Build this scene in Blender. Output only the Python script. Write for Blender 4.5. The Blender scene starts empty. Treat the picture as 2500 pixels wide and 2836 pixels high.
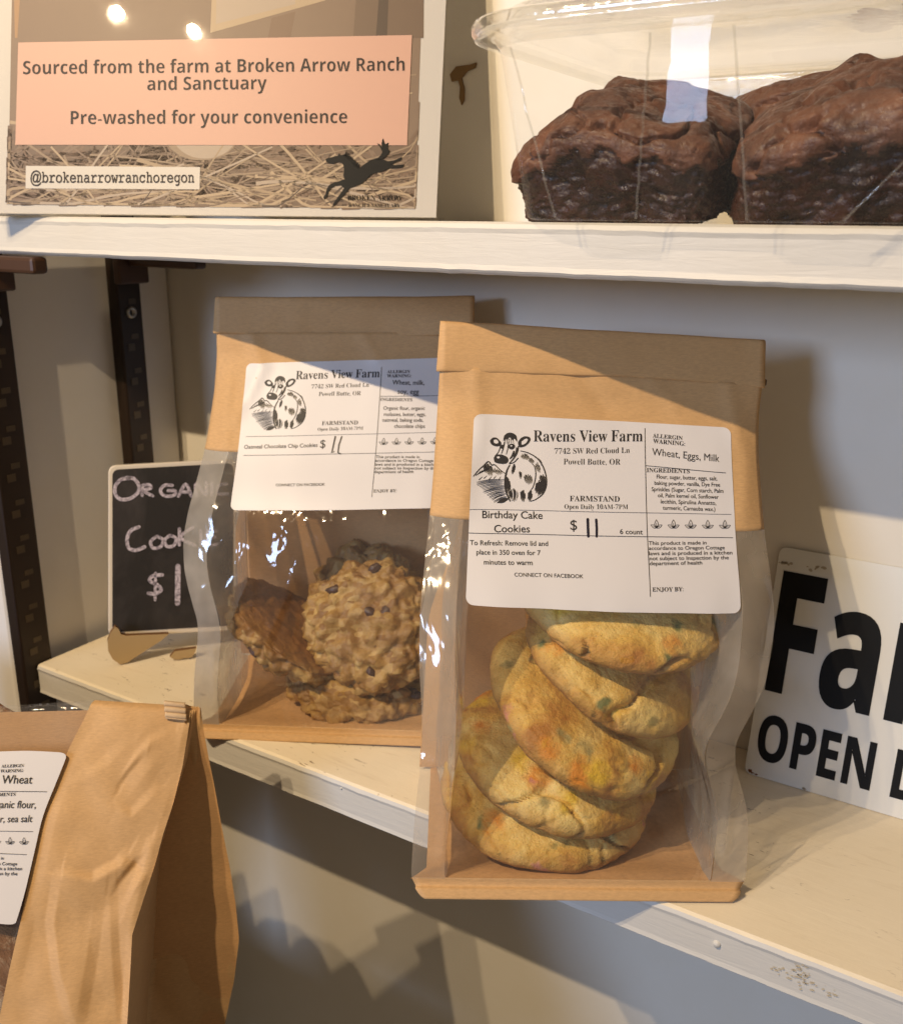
import bpy, bmesh, math, random
import numpy as np
from mathutils import Vector, Matrix, noise
from mathutils.geometry import tessellate_polygon

S = bpy.context.scene
COL = S.collection
PI = math.pi
R_ = math.radians

# ------------------------------------------------------------------ camera
YAW, PITCH, ROLL = 0.5473, 0.2963, 0.0123
CAM = Vector((0.4607, -0.2997, 0.2462))
FPX = 2627.2
_fw = Vector((-math.sin(YAW) * math.cos(PITCH), math.cos(YAW) * math.cos(PITCH), -math.sin(PITCH)))
_r0 = Vector((math.cos(YAW), math.sin(YAW), 0))
_u0 = _r0.cross(_fw)
_r = _r0 * math.cos(ROLL) + _u0 * math.sin(ROLL)
_u = _u0 * math.cos(ROLL) - _r0 * math.sin(ROLL)
cd = bpy.data.cameras.new('camera')
cam = bpy.data.objects.new('camera', cd)
COL.objects.link(cam)
M = Matrix(((_r.x, _u.x, -_fw.x, CAM.x), (_r.y, _u.y, -_fw.y, CAM.y), (_r.z, _u.z, -_fw.z, CAM.z), (0, 0, 0, 1)))
cam.matrix_world = M
cd.sensor_fit = 'HORIZONTAL'
cd.sensor_width = 36
cd.lens = 36 * FPX / 2500
cd.clip_start = 0.01
cd.clip_end = 50
cd.dof.use_dof = True
cd.dof.focus_distance = 0.36
cd.dof.aperture_fstop = 22
S.camera = cam

# ------------------------------------------------------------------ world, lamps, exposure
W = bpy.data.worlds.new("World")
S.world = W
W.use_nodes = True
W.node_tree.nodes['Background'].inputs[0].default_value = (1.0, 0.78, 0.55, 1)
W.node_tree.nodes['Background'].inputs[1].default_value = 0.17


def lamp(name, kind, loc, energy, color, target=None, **kw):
    ld = bpy.data.lights.new(name, kind)
    ld.energy = energy
    ld.color = color
    for k, v in kw.items():
        setattr(ld, k, v)
    o = bpy.data.objects.new(name, ld)
    o.location = loc
    if target is not None:
        o.rotation_euler = (Vector(target) - Vector(loc)).to_track_quat('-Z', 'Y').to_euler()
    COL.objects.link(o)
    return o


lamp('warm_bulb', 'POINT', (0.150, -0.516, 0.64), 13.2, (1.0, 0.76, 0.47), shadow_soft_size=0.005)
lamp('warm_bulb', 'POINT', (0.075, -0.516, 0.64), 10.0, (1.0, 0.76, 0.47), shadow_soft_size=0.005)
lamp('window_light', 'AREA', (-0.65, -2.87, 0.74), 46, (0.52, 0.68, 1.0), (0.25, 0.1, 0.2),
     shape='RECTANGLE', size=0.8, size_y=0.7)
S.view_settings.view_transform = 'Standard'
S.view_settings.look = 'None'
S.view_settings.exposure = 0.0
S.view_settings.gamma = 1.0
S.view_settings.use_curve_mapping = False
S.cycles.transparent_max_bounces = 24
S.cycles.max_bounces = 10
S.cycles.use_denoising = True
S.cycles.sample_clamp_indirect = 4


# ------------------------------------------------------------------ helpers: objects
def setp(o, label=None, cat=None, group=None, kind=None):
    if label: o['label'] = label
    if cat: o['category'] = cat
    if group: o['group'] = group
    if kind: o['kind'] = kind
    return o


def thing(name, label, cat, loc=(0, 0, 0), mat=None, group=None):
    o = bpy.data.objects.new(name, None)
    COL.objects.link(o)
    o.empty_display_size = 0.01
    if mat is not None:
        o.matrix_world = mat
    else:
        o.location = loc
    return setp(o, label, cat, group)


def obj(name, verts, faces, mats, parent=None, smooth=True, midx=None, local=True):
    me = bpy.data.meshes.new(name)
    me.from_pydata([tuple(v) for v in verts], [], faces)
    if not isinstance(mats, (list, tuple)): mats = [mats]
    for m in mats: me.materials.append(m)
    if smooth:
        me.polygons.foreach_set('use_smooth', [True] * len(me.polygons))
    if midx is not None:
        me.polygons.foreach_set('material_index', midx)
    me.update()
    o = bpy.data.objects.new(name, me)
    COL.objects.link(o)
    if parent is not None:
        o.parent = parent
        if not local:                      # verts were given in world space
            o.matrix_parent_inverse = parent.matrix_world.inverted()
    return o


class MB:
    def __init__(s):
        s.v, s.f, s.m = [], [], []

    def add(s, v, f, m=0):
        n = len(s.v)
        s.v += [tuple(a) for a in v]
        s.f += [tuple(i + n for i in q) for q in f]
        s.m += [m] * len(f)

    def box(s, a, b, m=0):
        x0, y0, z0 = a; x1, y1, z1 = b
        v = [(x0, y0, z0), (x1, y0, z0), (x1, y1, z0), (x0, y1, z0), (x0, y0, z1), (x1, y0, z1), (x1, y1, z1), (x0, y1, z1)]
        s.add(v, [(3, 2, 1, 0), (4, 5, 6, 7), (0, 1, 5, 4), (1, 2, 6, 5), (2, 3, 7, 6), (3, 0, 4, 7)], m)

    def prism(s, poly, d, m=0):
        """poly: 3D points of a flat outline, d: extrusion vector"""
        n = len(poly); d = Vector(d)
        v = [Vector(p) for p in poly] + [Vector(p) + d for p in poly]
        f = [tuple(range(n)), tuple(range(2 * n - 1, n - 1, -1))]
        f += [((i + 1) % n, i, n + i, n + (i + 1) % n) for i in range(n)]
        s.add(v, f, m)

    def obj(s, name, mats, parent=None, smooth=False, **kw):
        return obj(name, s.v, s.f, mats, parent, smooth, s.m, **kw)


def bevel(o, w, seg=2):
    m = o.modifiers.new('bevel', 'BEVEL')
    m.width = w; m.segments = seg; m.limit_method = 'ANGLE'
    return o


def grid(nx, ny, fn):
    v = [fn(i / nx, j / ny) for j in range(ny + 1) for i in range(nx + 1)]
    f = [(j * (nx + 1) + i, j * (nx + 1) + i + 1, (j + 1) * (nx + 1) + i + 1, (j + 1) * (nx + 1) + i)
         for j in range(ny) for i in range(nx)]
    return v, f


def nz(x, y, z=0.0):
    return noise.noise(Vector((x, y, z)))


# ------------------------------------------------------------------ helpers: materials
def mat(name):
    m = bpy.data.materials.new(name)
    m.use_nodes = True
    nt = m.node_tree
    return m, nt, nt.nodes['Principled BSDF'], nt.nodes['Material Output']


def node(nt, t, **kw):
    n = nt.nodes.new(t)
    for k, v in kw.items():
        if k.startswith('i_'):
            n.inputs[k[2:].replace('_', ' ')].default_value = v
        else:
            setattr(n, k, v)
    return n


def ramp(nt, src, stops):
    n = nt.nodes.new('ShaderNodeValToRGB')
    e = n.color_ramp.elements
    while len(e) < len(stops): e.new(0.5)
    for a, (p, c) in zip(e, stops):
        a.position = p
        a.color = (*c, 1) if len(c) == 3 else c
    nt.links.new(src, n.inputs[0])
    return n.outputs[0]


def mixc(nt, fac, a, b, mode='MIX'):
    n = nt.nodes.new('ShaderNodeMix')
    n.data_type = 'RGBA'
    n.blend_type = mode
    for s, v in ((n.inputs[0], fac), (n.inputs[6], a), (n.inputs[7], b)):
        if hasattr(v, 'is_linked'): nt.links.new(v, s)
        elif isinstance(v, (int, float)): s.default_value = v
        else: s.default_value = (*v, 1)
    return n.outputs[2]


def coords(nt, scale=(1, 1, 1), kind='Object'):
    t = nt.nodes.new('ShaderNodeTexCoord')
    mp = nt.nodes.new('ShaderNodeMapping')
    mp.inputs['Scale'].default_value = scale
    nt.links.new(t.outputs[kind], mp.inputs[0])
    return mp.outputs[0]


def ntex(nt, co, scale, detail=4, rough=0.55, dist=0.0):
    n = node(nt, 'ShaderNodeTexNoise')
    n.inputs['Scale'].default_value = scale
    n.inputs['Detail'].default_value = detail
    n.inputs['Roughness'].default_value = rough
    n.inputs['Distortion'].default_value = dist
    nt.links.new(co, n.inputs['Vector'])
    return n.outputs[0]


def vtex(nt, co, scale, out='Distance', feature='F1', rnd=1.0):
    n = node(nt, 'ShaderNodeTexVoronoi', feature=feature)
    n.inputs['Scale'].default_value = scale
    n.inputs['Randomness'].default_value = rnd
    nt.links.new(co, n.inputs['Vector'])
    return n.outputs[out]


def bump(nt, bs, h, strength, dist=0.001, prev=None):
    b = nt.nodes.new('ShaderNodeBump')
    b.inputs['Strength'].default_value = strength
    b.inputs['Distance'].default_value = dist
    nt.links.new(h, b.inputs['Height'])
    if prev: nt.links.new(prev, b.inputs['Normal'])
    if bs: nt.links.new(b.outputs[0], bs.inputs['Normal'])
    return b.outputs[0]


def plain(name, c, rough=0.6, spec=0.5, metal=0.0, coat=0.0):
    m, nt, bs, out = mat(name)
    bs.inputs['Base Color'].default_value = (*c, 1)
    bs.inputs['Roughness'].default_value = rough
    bs.inputs['Specular IOR Level'].default_value = spec
    bs.inputs['Metallic'].default_value = metal
    bs.inputs['Coat Weight'].default_value = coat
    return m


def m_kraft(name='kraft_paper', base=(0.58, 0.36, 0.168)):
    m, nt, bs, out = mat(name)
    co = coords(nt)
    f1 = ntex(nt, coords(nt, (1, 1, 5)), 420, 5, .7)
    f2 = ntex(nt, co, 38, 3, .5)
    f3 = ntex(nt, co, 2600, 2, .6)
    c = ramp(nt, f1, [(0.3, tuple(k * .83 for k in base)), (0.7, tuple(k * 1.10 for k in base))])
    c = mixc(nt, ramp(nt, f2, [(.35, (0, 0, 0)), (.7, (.35, .35, .35))]), c, tuple(k * s for k, s in zip(base, (.88, .85, .8))))
    sp = ramp(nt, f3, [(.70, (0, 0, 0)), (.78, (.5, .5, .5))])
    c = mixc(nt, sp, c, tuple(k * .6 for k in base))
    nt.links.new(c, bs.inputs['Base Color'])
    bs.inputs['Roughness'].default_value = .62
    bs.inputs['Specular IOR Level'].default_value = .35
    b = bump(nt, None, f2, .25, .0015)
    bump(nt, bs, f1, .12, .0004, b)
    return m


def schlick(nt, nrm, k=1.0, f0=.055):
    """reflectance of a thin sheet, the same from both sides"""
    g = nt.nodes.new('ShaderNodeNewGeometry')
    dt = node(nt, 'ShaderNodeVectorMath', operation='DOT_PRODUCT')
    nt.links.new(g.outputs['Incoming'], dt.inputs[0])
    nt.links.new(nrm if nrm else g.outputs['Normal'], dt.inputs[1])
    ab = node(nt, 'ShaderNodeMath', operation='ABSOLUTE'); nt.links.new(dt.outputs['Value'], ab.inputs[0])
    iv = node(nt, 'ShaderNodeMath', operation='SUBTRACT'); iv.inputs[0].default_value = 1.0
    iv.use_clamp = True
    nt.links.new(ab.outputs[0], iv.inputs[1])
    pw = node(nt, 'ShaderNodeMath', operation='POWER'); pw.inputs[1].default_value = 5
    nt.links.new(iv.outputs[0], pw.inputs[0])
    ma = node(nt, 'ShaderNodeMath', operation='MULTIPLY_ADD'); ma.use_clamp = True
    ma.inputs[1].default_value = .85 * k; ma.inputs[2].default_value = f0 * k
    nt.links.new(pw.outputs[0], ma.inputs[0])
    return ma.outputs[0]


def m_film(name, haze=0.05, rough=0.06, fres=1.0, tint=(1, 1, 1), wr=0.35, milk=(.8, .8, .8)):
    """thin clear packaging film: transparent + fresnel gloss + a little milky scatter"""
    m, nt, bs, out = mat(name)
    nt.nodes.remove(bs)
    co = coords(nt)
    h1 = ntex(nt, coords(nt, (1, 1, .45)), 46, 3, .55, .6)
    h2 = ntex(nt, co, 190, 2, .5)
    bn = bump(nt, None, h1, wr, .004)
    bn = bump(nt, None, h2, wr * .10, .001, bn)
    tr = node(nt, 'ShaderNodeBsdfTransparent'); tr.inputs[0].default_value = (*tint, 1)
    gl = node(nt, 'ShaderNodeBsdfGlossy'); gl.inputs['Roughness'].default_value = rough
    gl.inputs[0].default_value = (1, 1, 1, 1)
    nt.links.new(bn, gl.inputs['Normal'])
    df = node(nt, 'ShaderNodeBsdfDiffuse'); df.inputs[0].default_value = (*milk, 1)
    tl = node(nt, 'ShaderNodeBsdfTranslucent'); tl.inputs[0].default_value = (*milk, 1)
    a = node(nt, 'ShaderNodeMixShader'); a.inputs[0].default_value = .5
    nt.links.new(df.outputs[0], a.inputs[1]); nt.links.new(tl.outputs[0], a.inputs[2])
    b = node(nt, 'ShaderNodeMixShader'); b.inputs[0].default_value = haze
    hz = ntex(nt, co, 28, 3, .6)
    hr = ramp(nt, hz, [(.3, (haze * .6,) * 3), (.75, (haze * 1.6,) * 3)])
    nt.links.new(hr, b.inputs[0])
    nt.links.new(tr.outputs[0], b.inputs[1]); nt.links.new(a.outputs[0], b.inputs[2])
    c = node(nt, 'ShaderNodeMixShader')
    nt.links.new(schlick(nt, bn, fres), c.inputs[0]); nt.links.new(b.outputs[0], c.inputs[1]); nt.links.new(gl.outputs[0], c.inputs[2])
    nt.links.new(c.outputs[0], out.inputs[0])
    return m


def m_paint(name, base, grain=True, specks=False):
    m, nt, bs, out = mat(name)
    co = coords(nt)
    cg = coords(nt, (1.0, 9, 9))
    g = ntex(nt, cg, 34, 6, .62, .8)
    n2 = ntex(nt, co, 22, 4, .6)
    n3 = ntex(nt, co, 130, 3, .5)
    c = mixc(nt, ramp(nt, n2, [(.35, (0, 0, 0)), (.75, (.5, .5, .5))]), base, tuple(k * s for k, s in zip(base, (.95, .92, .86))))
    if specks:
        cs = coords(nt, (1.0, 2.8, 2.8))
        s1 = ntex(nt, cs, 165, 3, .6, .7)
        s2 = ntex(nt, co, 17, 2, .5)
        k = ramp(nt, s1, [(.645, (0, 0, 0)), (.69, (.9, .9, .9))])
        k2 = ramp(nt, s2, [(.42, (0, 0, 0)), (.58, (1, 1, 1))])
        kk = mixc(nt, 1.0, k, k2, 'MULTIPLY')
        c = mixc(nt, kk, c, (.22, .15, .08))
        st = ramp(nt, ntex(nt, coords(nt, (1, 7, 7)), 26, 5, .65, 1.2), [(.56, (0, 0, 0)), (.75, (.35, .35, .35))])
        c = mixc(nt, st, c, (.58, .46, .31))
    nt.links.new(c, bs.inputs['Base Color'])
    bs.inputs['Roughness'].default_value = .5
    bs.inputs['Specular IOR Level'].default_value = .4
    if grain:
        b = bump(nt, None, g, .10 if specks else .24, .0010)
        bump(nt, bs, n3, .16, .0007, b)
    else:
        bump(nt, bs, ntex(nt, co, 260, 3, .6), .12, .0006)
    return m


def m_birthday():
    m, nt, bs, out = mat('sugar_cookie_dough')
    co = coords(nt)
    n1 = ntex(nt, co, 45, 4, .6, .5)
    n2 = ntex(nt, co, 420, 4, .65)
    n4 = ntex(nt, co, 1400, 3, .6)
    c = ramp(nt, n1, [(.32, (.43, .175, .020)), (.46, (.66, .40, .075)), (.64, (.80, .59, .20))])
    # browned underside and rim
    t = nt.nodes.new('ShaderNodeTexCoord'); sx = node(nt, 'ShaderNodeSeparateXYZ')
    nt.links.new(t.outputs['Object'], sx.inputs[0])
    mr = node(nt, 'ShaderNodeMapRange'); mr.inputs[1].default_value = .0050; mr.inputs[2].default_value = -.0030
    nt.links.new(sx.outputs[2], mr.inputs[0])
    c = mixc(nt, mr.outputs[0], c, (.36, .16, .030))
    # melted sprinkles: each colour a sparse field of blobs
    for sc, off, col, th in ((34, 0, (.70, .25, .012), .17), (42, 3.1, (.72, .46, .02), .20), (46, 7.7, (.13, .16, .045), .11),
                             (52, 11.3, (.54, .22, .16), .11), (44, 17.9, (.34, .27, .09), .13)):
        mp = node(nt, 'ShaderNodeMapping'); mp.inputs['Location'].default_value = (off, off * .7, off * 1.3)
        wv = node(nt, 'ShaderNodeVectorMath', operation='ADD')
        nn = node(nt, 'ShaderNodeTexNoise'); nn.inputs['Scale'].default_value = 160
        sc2 = node(nt, 'ShaderNodeVectorMath', operation='SCALE'); sc2.inputs['Scale'].default_value = .010
        nt.links.new(t.outputs['Object'], nn.inputs['Vector'])
        nt.links.new(nn.outputs['Color'], sc2.inputs[0])
        nt.links.new(t.outputs['Object'], wv.inputs[0]); nt.links.new(sc2.outputs[0], wv.inputs[1])
        nt.links.new(wv.outputs[0], mp.inputs[0])
        d = vtex(nt, mp.outputs[0], sc)
        k = ramp(nt, d, [(th * .45, (.90, .90, .90)), (th * 1.35, (0, 0, 0))])
        c = mixc(nt, k, c, col)
    # fine dark pores
    po = ramp(nt, n4, [(.58, (0, 0, 0)), (.70, (.55, .55, .55))])
    c = mixc(nt, po, c, (.22, .12, .03))
    nt.links.new(c, bs.inputs['Base Color'])
    bs.inputs['Roughness'].default_value = .6
    bs.inputs['Subsurface Weight'].default_value = .12
    bs.inputs['Subsurface Radius'].default_value = (.004, .002, .0008)
    bs.inputs['Subsurface Scale'].default_value = .5
    b = bump(nt, None, n2, .6, .0016)
    bump(nt, bs, n4, .3, .0004, b)
    return m


def m_oat():
    m, nt, bs, out = mat('oatmeal_cookie_dough')
    co = coords(nt)
    v = vtex(nt, coords(nt, (1, 1.7, 1.3)), 210, 'Color')
    n1 = ntex(nt, co, 60, 4, .6, .4)
    n2 = ntex(nt, co, 600, 4, .65)
    hs = node(nt, 'ShaderNodeSeparateColor'); nt.links.new(v, hs.inputs[0])
    c = ramp(nt, hs.outputs[0], [(0, (.25, .12, .022)), (.5, (.41, .235, .058)), (1, (.56, .38, .135))])
    c = mixc(nt, ramp(nt, n1, [(.35, (.75, .75, .75)), (.62, (0, 0, 0))]), c, (.22, .105, .026))
    t = nt.nodes.new('ShaderNodeTexCoord'); sx = node(nt, 'ShaderNodeSeparateXYZ')
    nt.links.new(t.outputs['Object'], sx.inputs[0])
    mr = node(nt, 'ShaderNodeMapRange'); mr.inputs[1].default_value = -.001; mr.inputs[2].default_value = -.006
    nt.links.new(sx.outputs[2], mr.inputs[0])
    c = mixc(nt, mr.outputs[0], c, (.25, .115, .032))
    nt.links.new(c, bs.inputs['Base Color'])
    bs.inputs['Roughness'].default_value = .5
    b = bump(nt, None, hs.outputs[1], .3, .0012)
    bump(nt, bs, n2, .6, .001, b)
    return m


def m_brownie():
    mats = []
    for nm, c0, c1, rg, bs_ in (('brownie_crust', (.034, .0115, .0055), (.155, .058, .026), .60, .8), ('brownie_crumb', (.010, .0034, .0016), (.055, .018, .0075), .36, 1.0)):
        m, nt, bs, out = mat(nm)
        co = coords(nt)
        n1 = ntex(nt, co, 70, 5, .65, .5)
        n2 = ntex(nt, co, 480, 4, .7)
        nt.links.new(ramp(nt, n1, [(.3, c0), (.7, c1)]), bs.inputs['Base Color'])
        nt.links.new(ramp(nt, n2, [(.35, (rg * .55,) * 3), (.7, (rg * 1.5,) * 3)]), bs.inputs['Roughness'])
        b = bump(nt, None, n1, .5 * bs_, .003)
        bump(nt, bs, n2, .55 * bs_, .0012, b)
        mats.append(m)
    return mats


def m_bread():
    m, nt, bs, out = mat('bread_crust')
    co = coords(nt, (1, 1, .35))
    n1 = ntex(nt, co, 60, 6, .7, 1.0)
    n2 = ntex(nt, coords(nt), 300, 4, .7)
    c = ramp(nt, n1, [(.35, (.12, .045, .014)), (.5, (.26, .12, .045)), (.62, (.62, .50, .38))])
    nt.links.new(c, bs.inputs['Base Color'])
    bs.inputs['Roughness'].default_value = .6
    b = bump(nt, None, n1, .8, .003)
    bump(nt, bs, n2, .4, .001, b)
    return m


def m_chalk():
    m, nt, bs, out = mat('chalk_marker')
    k = ntex(nt, coords(nt), 700, 3, .7)
    nt.links.new(ramp(nt, k, [(.38, (.20, .17, .20)), (.60, (.62, .55, .60))]), bs.inputs['Base Color'])
    bs.inputs['Roughness'].default_value = .9
    return m


KRAFT = m_kraft()
KRAFT_D = m_kraft('kraft_paper_inside', (.60, .355, .165))
FILM = m_film('clear_film', .045, .07, 1.0, wr=.6)
FILM_FIN = m_film('clear_film_seal', .32, .11, 1.3, wr=.7, milk=(.78, .68, .55))
FILM_FIN_M = m_film('milky_film_seal', .66, .11, 1.3, wr=.7, milk=(.62, .58, .52))
FILM_SIDE = m_film('clear_film_gusset', .60, .10, 1.2, wr=.5, milk=(.50, .46, .40))
TUB = m_film('clear_rigid_plastic', 0.022, .035, .30, (.975, .975, .965), .10)
LABELW = plain('label_paper', (.67, .65, .66), .45)
INK = plain('black_ink', (.018, .016, .018), .55)
PEN = plain('marker_ink', (.012, .010, .022), .4)
WHITE_P = m_paint('white_shelf_paint', (.63, .61, .565), True, False)
WHITE_T = m_paint('worn_white_paint', (.86, .765, .60), True, True)
WALLM = m_paint('wall_paint', (.74, .70, .62), False)
WALLEDGE = m_paint('wall_corner_paint', (.74, .72, .69), False)
METAL = plain('dark_brown_metal', (.022, .012, .007), .45, .5, .3)
METAL_B = plain('bracket_plastic', (.060, .028, .014), .45)
METAL_S = plain('slot_metal', (.075, .055, .035), .4, .5, .4)
SCREW = plain('screw_steel', (.38, .37, .35), .35, .5, .9)
CHALKB, _nt, _bs, _o = mat('chalkboard_black')
_c = mixc(_nt, ramp(_nt, ntex(_nt, coords(_nt, (1, 1, .6)), 32, 5, .65, .8), [(.42, (0, 0, 0)), (.75, (.30, .30, .30))]), (.015, .012, .010), (.12, .10, .095))
_nt.links.new(_c, _bs.inputs['Base Color']); _bs.inputs['Roughness'].default_value = .65
CHALK = m_chalk()
CHFRAME = plain('pale_wood_frame', (.70, .62, .50), .55)
EASEL = plain('light_plywood', (.42, .30, .15), .6)
EASEL_E = plain('burnt_plywood_edge', (.16, .075, .025), .6)
SIGNW = plain('white_enamel_sign', (.70, .69, .64), .35, .5, 0, .3)
SIGNK = plain('black_vinyl', (.005, .005, .005), .6, .2)
RUST = plain('rust_stain', (.20, .075, .022), .8)
STAIN = plain('dirty_edge', (.42, .36, .27), .7)
BIRTH = m_birthday()
OAT = m_oat()
BROWN = m_brownie()
BREAD = m_bread()
CHIP = plain('chocolate', (.065, .028, .015), .5)

# ------------------------------------------------------------------ flat drawing on surfaces
_TR = {'serif': (0x1D400, 0x1D41A, 0x1D7CE), 'sansb': (0x1D5D4, 0x1D5EE, 0x1D7EC), 'mono': (0x1D670, 0x1D68A, 0x1D7F6)}


def glyphs(s, st):
    t = _TR.get(st)
    if not t: return s
    o = ''
    for ch in s:
        c = ord(ch)
        if 65 <= c <= 90: o += chr(t[0] + c - 65)
        elif 97 <= c <= 122: o += chr(t[1] + c - 97)
        elif 48 <= c <= 57: o += chr(t[2] + c - 48)
        else: o += ch
    return o


_tcache = {}


def text_mesh(s, st, off):
    k = (s, st, off)
    if k in _tcache: return _tcache[k]
    cu = bpy.data.curves.new('t', 'FONT')
    cu.body = glyphs(s, st); cu.size = 1; cu.offset = off; cu.resolution_u = 4
    ob = bpy.data.objects.new('t', cu)
    COL.objects.link(ob)
    dg = bpy.context.evaluated_depsgraph_get(); dg.update()
    me = bpy.data.meshes.new_from_object(ob.evaluated_get(dg))
    v = [(a.co.x, a.co.y) for a in me.vertices]; f = [tuple(p.vertices) for p in me.polygons]
    bpy.data.objects.remove(ob); bpy.data.curves.remove(cu); bpy.data.meshes.remove(me)
    _tcache[k] = (v, f)
    return v, f


class Draw:
    """flat ink shapes in picture units of a print, mapped to a surface by mp(x, y, lift)"""

    def __init__(s, mp):
        s.mp = mp; s.b = MB()

    def text(s, t, st, x0, x1, y0, y1=None, off=0.0, hs=1.0, lift=1.0, m=0, shear=0.0):
        """baseline from (x0,y0) to (x1,y1)"""
        if y1 is None: y1 = y0
        if st == 'sans' and ('M' in t or '4' in t): off = 0.0
        v, f = text_mesh(t, st, off)
        a = min(p[0] for p in v); b = max(p[0] for p in v)
        k = (x1 - x0) / (b - a)
        w = []
        for x, y in v:
            u = (x - a) * k
            q = u / (x1 - x0)
            w.append(s.mp(x0 + u + shear * y * k * hs, y0 + (y1 - y0) * q - y * k * hs, lift))
        s.b.add(w, f, m)

    def poly(s, pts, lift=1.0, m=0):
        tr = tessellate_polygon([[Vector((p[0], p[1], 0)) for p in pts]])
        s.b.add([s.mp(p[0], p[1], lift) for p in pts], [tuple(t) for t in tr], m)

    def stroke(s, pts, w0, w1=None, wm=None, lift=1.0, m=0, cap=False):
        n = len(pts)
        if w1 is None: w1 = w0
        L, Rr = [], []
        for i, p in enumerate(pts):
            a = pts[max(i - 1, 0)]; b = pts[min(i + 1, n - 1)]
            dx, dy = b[0] - a[0], b[1] - a[1]
            l = math.hypot(dx, dy) or 1
            t = i / max(n - 1, 1)
            w = w0 + (w1 - w0) * t
            if wm is not None: w += (wm - (w0 + w1) / 2) * 4 * t * (1 - t)
            w *= .5
            L.append((p[0] - dy / l * w, p[1] + dx / l * w)); Rr.append((p[0] + dy / l * w, p[1] - dx / l * w))
        v = [s.mp(*p, lift) for p in L + Rr]
        s.b.add(v, [(i, i + 1, n + i + 1, n + i) for i in range(n - 1)], m)
        if cap:
            for p, w in ((pts[0], w0), (pts[-1], w1)):
                s.poly([(p[0] + math.cos(k * PI / 4) * w / 2, p[1] + math.sin(k * PI / 4) * w / 2) for k in range(8)], lift, m)

    def line(s, x0, y0, x1, y1, w, n=14, **kw):
        s.stroke([(x0 + (x1 - x0) * i / n, y0 + (y1 - y0) * i / n) for i in range(n + 1)], w, **kw)

    def obj(s, name, mats, parent, local=True):
        return obj(name, s.b.v, s.b.f, mats, parent, False, s.b.m, local=local)


def curve(pts, n=6):
    """Catmull-Rom through pts"""
    P = [pts[0]] + list(pts) + [pts[-1]]
    o = []
    for i in range(1, len(P) - 2):
        p0, p1, p2, p3 = P[i - 1], P[i], P[i + 1], P[i + 2]
        for j in range(n):
            t = j / n
            o.append(tuple(.5 * (2 * b + (c - a) * t + (2 * a - 5 * b + 4 * c - d) * t * t + (3 * b - a - 3 * c + d) * t ** 3)
                           for a, b, c, d in zip(p0, p1, p2, p3)))
    o.append(tuple(pts[-1]))
    return o


def homography(src, dst):
    A = []
    for (x, y), (u, v) in zip(src, dst):
        A.append([x, y, 1, 0, 0, 0, -u * x, -u * y]); A.append([0, 0, 0, x, y, 1, -v * x, -v * y])
    b = np.array([c for p in dst for c in p], float)
    h = np.linalg.solve(np.array(A, float), b)

    def f(x, y):
        d = h[6] * x + h[7] * y + 1
        return (h[0] * x + h[1] * y + h[2]) / d, (h[3] * x + h[4] * y + h[5]) / d
    return f


def ray(px, py):
    return _fw + _r * ((px - 1250) / FPX) - _u * ((py - 1418) / FPX)


def onto(px, py, P0, n):
    d = ray(px, py)
    return CAM + d * ((P0 - CAM).dot(n) / d.dot(n))


# ================================================================== SETTING
D = 0.129           # back wall
v, f = grid(2, 2, lambda a, b: (-0.16 + 1.4 * a, D, -0.75 + 1.75 * b))
setp(obj('back_wall', v, f, WALLM, None, False), kind='structure')
m_ = MB(); m_.box((-0.16, -0.0085, -0.75), (-0.0098, D - .0005, 1.0))
setp(bevel(m_.obj('side_wall', WALLEDGE), .003, 3), kind='structure')
m_ = MB(); m_.box((-0.45, -0.33, -0.24), (0.62, -0.02, -0.215))
setp(m_.obj('counter', plain('dark_counter', (.035, .022, .014), .6)), kind='structure')


def board(name, label, z0, z1, x0, x1, topm, group):
    """painted plank with slightly wandering arrises and a lip of paint along its edge"""
    t = thing(name, label, 'shelf', (x0, 0, z0), group=group)
    b = MB()
    L = x1 - x0; N = 160; K = 7
    prof = [(.0012, 0), (.0003, .0006), (0, .0018), (0, .45), (0, -.0022), (.0004, -.0008), (.0016, 0)]
    h = z1 - z0
    rows = []
    for i in range(N + 1):
        x = L * i / N
        w1 = .00025 * nz(x * 40, z0 * 50) + .00025 * nz(x * 140, 3)
        w2 = .0003 * nz(x * 33, 9 + z0 * 50) + .0003 * nz(x * 120, 7)
        pts = [(D - .0008, 0), (.02, 0), (.0016, 0 + w1), (.0004, .0008 + w1), (-.0004 + w1 * .4, .0016 + w1), (0, .0034 + w1), (0 + w1 * .3, h * .5),
               (0, h - .0040 + w2), (-.0005 + w2 * .5, h - .0024 + w2), (.0002, h - .0008 + w2 * .4), (.0016, h), (.02, h), (D - .0008, h)]
        rows.append([(x, y, z) for y, z in pts])
    k = len(rows[0])
    vv = [p for r in rows for p in r]
    ff, mm = [], []
    for i in range(N):
        for j in range(k):
            j2 = (j + 1) % k
            ff.append((i * k + j, (i + 1) * k + j, (i + 1) * k + j2, i * k + j2))
            mm.append(1 if j >= 9 and j < k - 1 else 0)
    ff.append(tuple(range(k))[::-1]); ff.append(tuple(N * k + j for j in range(k)))
    mm += [0, 0]
    ff = [q[::-1] for q in ff]
    obj('plank', vv, ff, [WHITE_P, topm], t, False, mm)
    return t


H1 = 0.2287
TOP = 0.2467
low = board('shelf', 'worn white lower shelf board carrying the cookie bags, chalkboard and metal sign', -0.019, 0.0, 0.0005, 0.80, WHITE_T, 'white painted shelf boards')
upp = board('shelf', 'white upper shelf board under the ranch poster and the brownie tub', H1, TOP, 0.0005, 0.80, WHITE_P, 'white painted shelf boards')
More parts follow.
